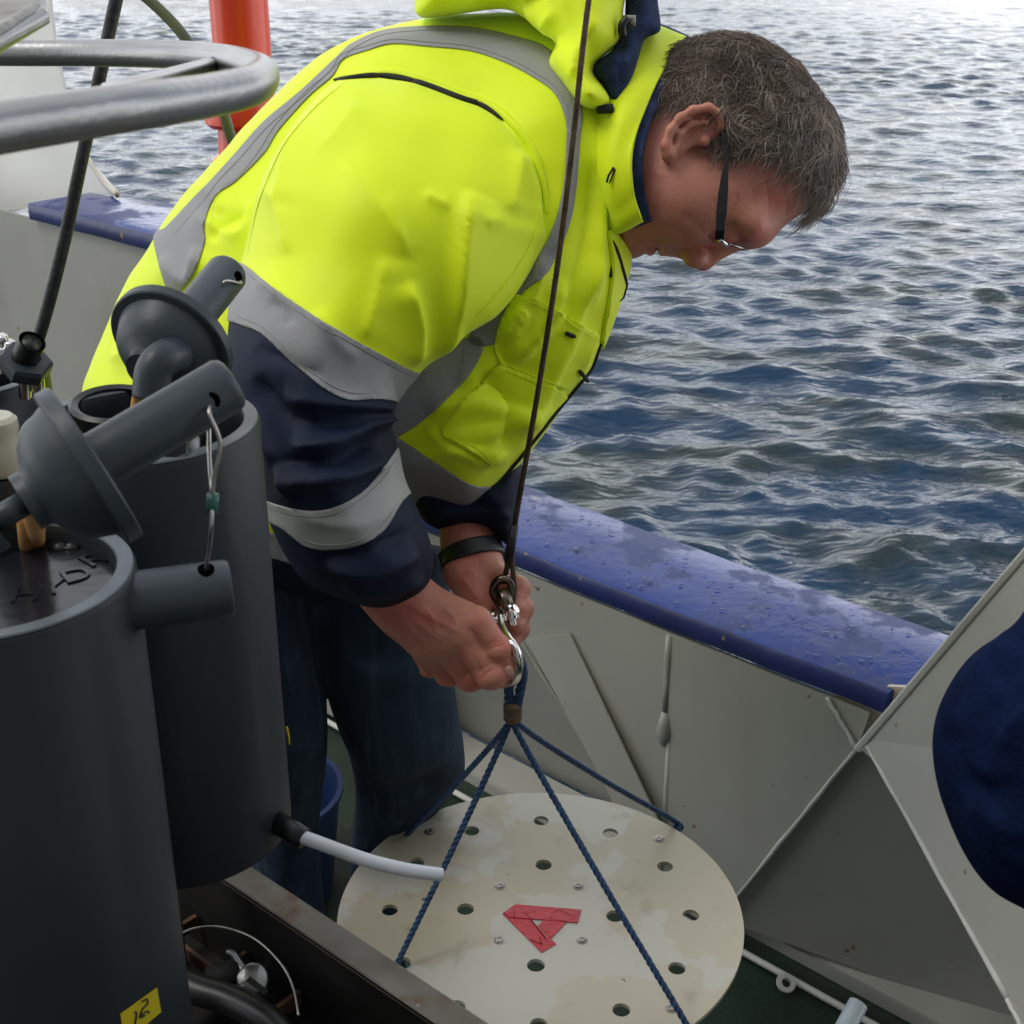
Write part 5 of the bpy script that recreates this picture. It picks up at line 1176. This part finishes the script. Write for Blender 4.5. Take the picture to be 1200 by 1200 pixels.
def nail():
    tr_ = BVHTree.FromPolygons([tuple(v) for v in Vr_.tolist()], Qr_.tolist()); o = Vector((0, 0, CAMZ)); h = tr_.ray_cast(o, (P(597, 787, 1)-o).normalized())
    n = h[1] if h[1].dot(P(597, 787, 1)-o) < 0 else -h[1]; a = (P(601, 796, 1.3)-P(592, 779, 1.3)).normalized(); a = (a-n*a.dot(n)).normalized(); b = n.cross(a)
    bm = bmesh.new(); vs = []
    for fr, z in ((1, 0.0), (.9, .0007), (.5, .0012)):
        vs.append([bm.verts.new(h[0]+a*math.cos(t)*.0064*fr+b*math.sin(t)*.0052*fr+n*(z-.0002-.9*(math.sin(t)*.0048*fr)**2/.010)) for t in np.linspace(0, 2*math.pi, 18, endpoint=False)])
    for i in range(2):
        for k in range(18): bm.faces.new((vs[i][k], vs[i][(k+1) % 18], vs[i+1][(k+1) % 18], vs[i+1][k]))
    bm.faces.new(vs[2]); bm_obj('nail', bm, mat('finger_nail', (.62, .36, .30), .3, scale=20, var=.05), MAN, smooth=True)
nail()

# ------------------------------------------------------------------ hair
M_h1 = mat('brown_hair', (.140, .100, .075), .42, scale=30, var=.3); M_h2 = mat('grey_hair', (.36, .315, .265), .5, scale=30, var=.3)
M_cap = mat('hair_mass', (.085, .061, .047), .7, scale=26, col2=(.17, .13, .105), lo=.4, hi=.7, bump=1, bscale=120)
HAIR = [(786, 112), (790, 92), (798, 60), (812, 30), (850, 10), (900, 20), (960, 60), (1010, 120), (1015, 180), (1000, 230), (962, 246), (955, 230), (952, 206), (934, 186), (905, 182), (878, 186), (858, 186), (852, 176), (850, 152), (846, 132), (832, 119), (812, 117), (800, 118)]
def make_hair():
    g = np.random.default_rng(3); u, v, d = proj(Vh); pd = Poly2(HAIR, n=4, step=1.5, margin=60)(u, v); N = vnormals(Vh, Qh)
    VV, TT = clip(np.concatenate([Vh, N, pd[:, None]], 1), tris(Qh), -pd); X, NN, dist = VV[:, :3], VV[:, 3:6], np.maximum(VV[:, 6], 0)
    NN = NN/np.linalg.norm(NN, axis=1, keepdims=True)
    off = .0055*np.clip(dist/22, 0, 1)**.7+ripples(X, 4, .02, .0011)*np.clip(dist/20, 0, 1)
    Xc = X+NN*(off+.0004)[:, None]
    hair = np_mesh('hair', Xc, TT, M_cap, MAN)
    # strands
    A = np.linalg.norm(np.cross(Xc[TT[:, 1]]-Xc[TT[:, 0]], Xc[TT[:, 2]]-Xc[TT[:, 0]]), axis=1)
    n = 15500; ti = g.choice(len(TT), n, p=A/A.sum()); b = g.random((n, 2)); fl = b.sum(1) > 1; b[fl] = 1-b[fl]
    a0, a1, a2 = TT[ti].T; wa = (1-b.sum(1))[:, None]; p = X[a0]*wa+X[a1]*b[:, :1]+X[a2]*b[:, 1:]; nr = NN[a0]*wa+NN[a1]*b[:, :1]+NN[a2]*b[:, 1:]
    nr /= np.linalg.norm(nr, axis=1, keepdims=True)
    uu, vv, dd = proj(p)
    ctl = [(900, 185, -1, -.15), (870, 160, -.8, -.5), (930, 160, -.7, .55), (880, 110, -.9, .25), (840, 95, -.6, .8), (860, 55, -.9, .35), (930, 90, -.85, -.1), (965, 140, -.2, .95), (980, 190, .15, 1), (955, 225, .25, 1), (810, 80, -.5, .9), (800, 108, -.6, .8), (850, 140, -.3, .9)]
    wx = 0; sx = 0; sy = 0
    for a, c, fx, fy in ctl:
        q = 1/((uu-a)**2+(vv-c)**2+150)**1.5; wx = wx+q; sx = sx+q*fx; sy = sy+q*fy
    phc = 2.2*np.sin(uu*.16+1.7*np.sin(vv*.11))+2.2*np.sin(vv*.19+1.3*np.sin(uu*.09+2))+g.normal(0, .45, n)
    fx, fy = sx/wx, sy/wx; an = np.arctan2(fy, fx)+g.normal(0, .24, n)+.5*np.sin(phc*1.3)
    D0 = np.cos(an)[:, None]*np.array(CR)-np.sin(an)[:, None]*np.array(CU)
    L = g.uniform(.022, .054, n)*np.where((uu > 935) & (vv > 175), 1.15, 1); seg = 8; R = .00036
    fly = np.where(g.random(n) < .12, g.uniform(0, .014, n), 0)+.0035*np.sin(phc*5)
    pts = []; cur = p+nr*.005; dirv = D0+nr*.30; turn = .9*np.sin(phc)[:, None]
    nrm = nr.copy()
    for i in range(seg):
        pts.append(cur.copy()); 
        t = dirv-nrm*(dirv*nrm).sum(1, keepdims=True)*(.55 if i > 0 else 0)
        side = np.cross(nrm, t); t = t+side*(1.0*np.sin(phc+i*1.05+g.normal(0, .25, n)))[:, None]*.62+nrm*(.30*np.cos(phc*1.7+i*1.1))[:, None]
        t /= np.linalg.norm(t, axis=1, keepdims=True); cur = cur+t*(L/(seg-1))[:, None]
        # follow the skull: keep the strand within a few millimetres of the head
        sd_ = head_puff(cur.astype(np.float32)); lift = .0120+.0035*np.sin(phc*3)+fly
        e = 2e-3; G = np.stack([head_puff((cur+np.eye(3)[k]*e).astype(np.float32))-sd_ for k in range(3)], 1); G /= np.maximum(np.linalg.norm(G, axis=1, keepdims=True), 1e-9)
        cur = cur+G*(np.clip(.0080-sd_, 0, .01)-np.clip(sd_-lift, 0, .004)*.6)[:, None]; nrm = G; dirv = t
    pts = np.stack(pts, 1)
    tg = np.gradient(pts, axis=1); tg /= np.maximum(np.linalg.norm(tg, axis=2, keepdims=True), 1e-9)
    ref = np.repeat(nr[:, None], seg, 1); e1 = np.cross(tg, ref); e1 /= np.maximum(np.linalg.norm(e1, axis=2, keepdims=True), 1e-9); e2 = np.cross(tg, e1)
    rad = (R*np.linspace(1.1, .25, seg))[None, :, None]
    ringv = np.stack([pts+(e1*math.cos(k*2.0944)+e2*math.sin(k*2.0944))*rad for k in range(3)], 2)   # n,seg,3,3
    thin = (Poly2([(890, 70), (930, 75), (965, 105), (980, 150), (960, 160), (925, 120)], step=2)(uu, vv) > 0) & (g.random(n) < .35)
    grey = g.random(n) < .34
    for nm, m, sel in (('hair_strands', M_h1, ~grey & ~thin), ('grey_hair_strands', M_h2, grey & ~thin)):
        rv = ringv[sel]; k = len(rv); V = rv.reshape(-1, 3); base = (np.arange(k)*seg*3)[:, None, None]
        i = np.arange(seg-1)[None, :, None]; j = np.arange(3)[None, None, :]; j2 = (j+1) % 3
        F = np.stack([base+i*3+j, base+i*3+j2, base+(i+1)*3+j2, base+(i+1)*3+j], -1).reshape(-1, 4)
        o = np_mesh(nm, V, F, m, hair); o['kind'] = 'stuff'
make_hair()

# ================================================================== person at the right edge
M_fleece = mat('navy_fleece', (.0042, .0085, .031), .95, scale=60, col2=(.0065, .0135, .046), bump=.6, bscale=330, spec=.03)
RPn = empty('person', Vector((.75, .75, 0)), 'person in a navy blue fleece, only a sleeve and back showing at the right edge', 'person')
FL = [(1210, 700), (1184, 738), (1166, 748), (1140, 766), (1116, 796), (1098, 832), (1091, 870), (1095, 910), (1105, 945), (1122, 988), (1141, 1020), (1165, 1047), (1200, 1066), (1260, 1100), (1400, 1180), (1600, 1150), (1640, 800), (1500, 560), (1320, 560), (1240, 640)]
fle = Puff(FL, [(1100, 880, .80), (1300, 850, .78), (1500, 850, .82)], .10, .11)
Vz, Qz = cloth(fle, .0045, [([(1196, 716), (1179, 745), (1158, 780), (1144, 826), (1137, 870), (1142, 898), (1165, 908), (1200, 905)], 14, .008, -.5), ([(1176, 880), (1190, 850), (1230, 820)], 10, .006, .4), ([(1140, 930), (1170, 960), (1230, 980)], 18, .006), ([(1110, 850), (1130, 900), (1180, 960)], 16, -.005), ([(1190, 1000), (1230, 1010), (1260, 1000)], 12, .005)], 41, .0008, 8, [(1060, 520, .62), (1700, 520, .62), (1060, 1240, .62), (1700, 1240, 1.0), (1060, 520, 1.0), (1700, 520, 1.0), (1060, 1240, 1.0)])
bdy = np_mesh('fleece', Vz, Qz, M_fleece, RPn)

# the rest of that person, outside the picture: hood up, turned to the disc
HC = Vector((.58, .68, 1.49)); FD = Vector((-.75, .45, -.35)).normalized(); FSD = FD.cross(Vector((0, 0, 1))).normalized(); FUP = FSD.cross(FD)
def f_p2(p):
    r = chain(p, [(.57, .64, .95), (.57, .66, 1.16), (.57, .68, 1.27), (.575, .68, 1.40)], [.07, .07, .055, .052], .04)
    r = smin(r, ell(p, HC, (.100, .076, .118), FD, FSD, FUP), .03)
    r = smin(r, cap(p, HC+FD*.10+FUP*.015, HC+FD*.117-FUP*.02, .010, .014), .014); r = smin(r, ell(p, HC+FD*.075-FUP*.085, (.03, .03, .025)), .03)
    for sg in (-1, 1): r = smax(r, -ell(p, HC+FD*.100+FUP*.022+FSD*.033*sg, (.018,)*3), .014); r = smin(r, ell(p, HC+FD*.086+FUP*.022+FSD*.033*sg, (.011,)*3), .004)
    r = smax(r, -cap(p, HC+FD*.108-FUP*.052-FSD*.022, HC+FD*.108-FUP*.052+FSD*.022, .003, .003), .006)
    for dx in (-.08, .08): r = smin(r, chain(p, [(.57+dx*.6, .64, .95), (.57+dx, .60, .50), (.57+dx, .62, .07)], [.06, .045, .035], .02), .03)
    return r
V2, Q2 = nets(f_p2, (.32, .42, -.02), (.82, .92, 1.66), .006, 2); np_mesh('body', V2, Q2, M_skin, RPn)
def f_hood(p):
    r = ell(p, HC-FD*.012, (.125, .098, .140), FD, FSD, FUP)
    r = smin(r, chain(p, [(.575, .68, 1.42), (.57, .67, 1.26), (.57, .66, 1.10), (.57, .65, .95)], [.085, .12, .15, .15], .05), .04)
    return smax(r, -ell(p, HC+FD*.10-FUP*.01, (.10, .062, .088), FD, FSD, FUP), .01)
V2, Q2 = nets(f_hood, (.32, .42, .75), (.86, .92, 1.68), .008, 2); np_mesh('fleece_hood', V2, Q2, M_fleece, RPn)
def f_p3(p):
    r = ell(p, (.57, .65, .93), (.15, .12, .12))
    for dx in (-.08, .08): r = smin(r, chain(p, [(.57+dx*.6, .65, .93), (.57+dx, .61, .50), (.57+dx, .62, .09)], [.10, .080, .075], .02), .02)
    return r
V2, Q2 = nets(f_p3, (.32, .40, .0), (.85, .90, 1.12), .012, 3); np_mesh('trousers', V2, Q2, M_denim, RPn)
for dx in (-.08, .08):
    V2, Q2 = nets(lambda p: smax(ell(p, (.55+dx, .62, .04), (.12, .055, .055)), .004-p[:, 2], .006), (.3, .4, -.01), (.85, .8, .14), .008, 2); np_mesh('shoe', V2, Q2, M_shoe, RPn)
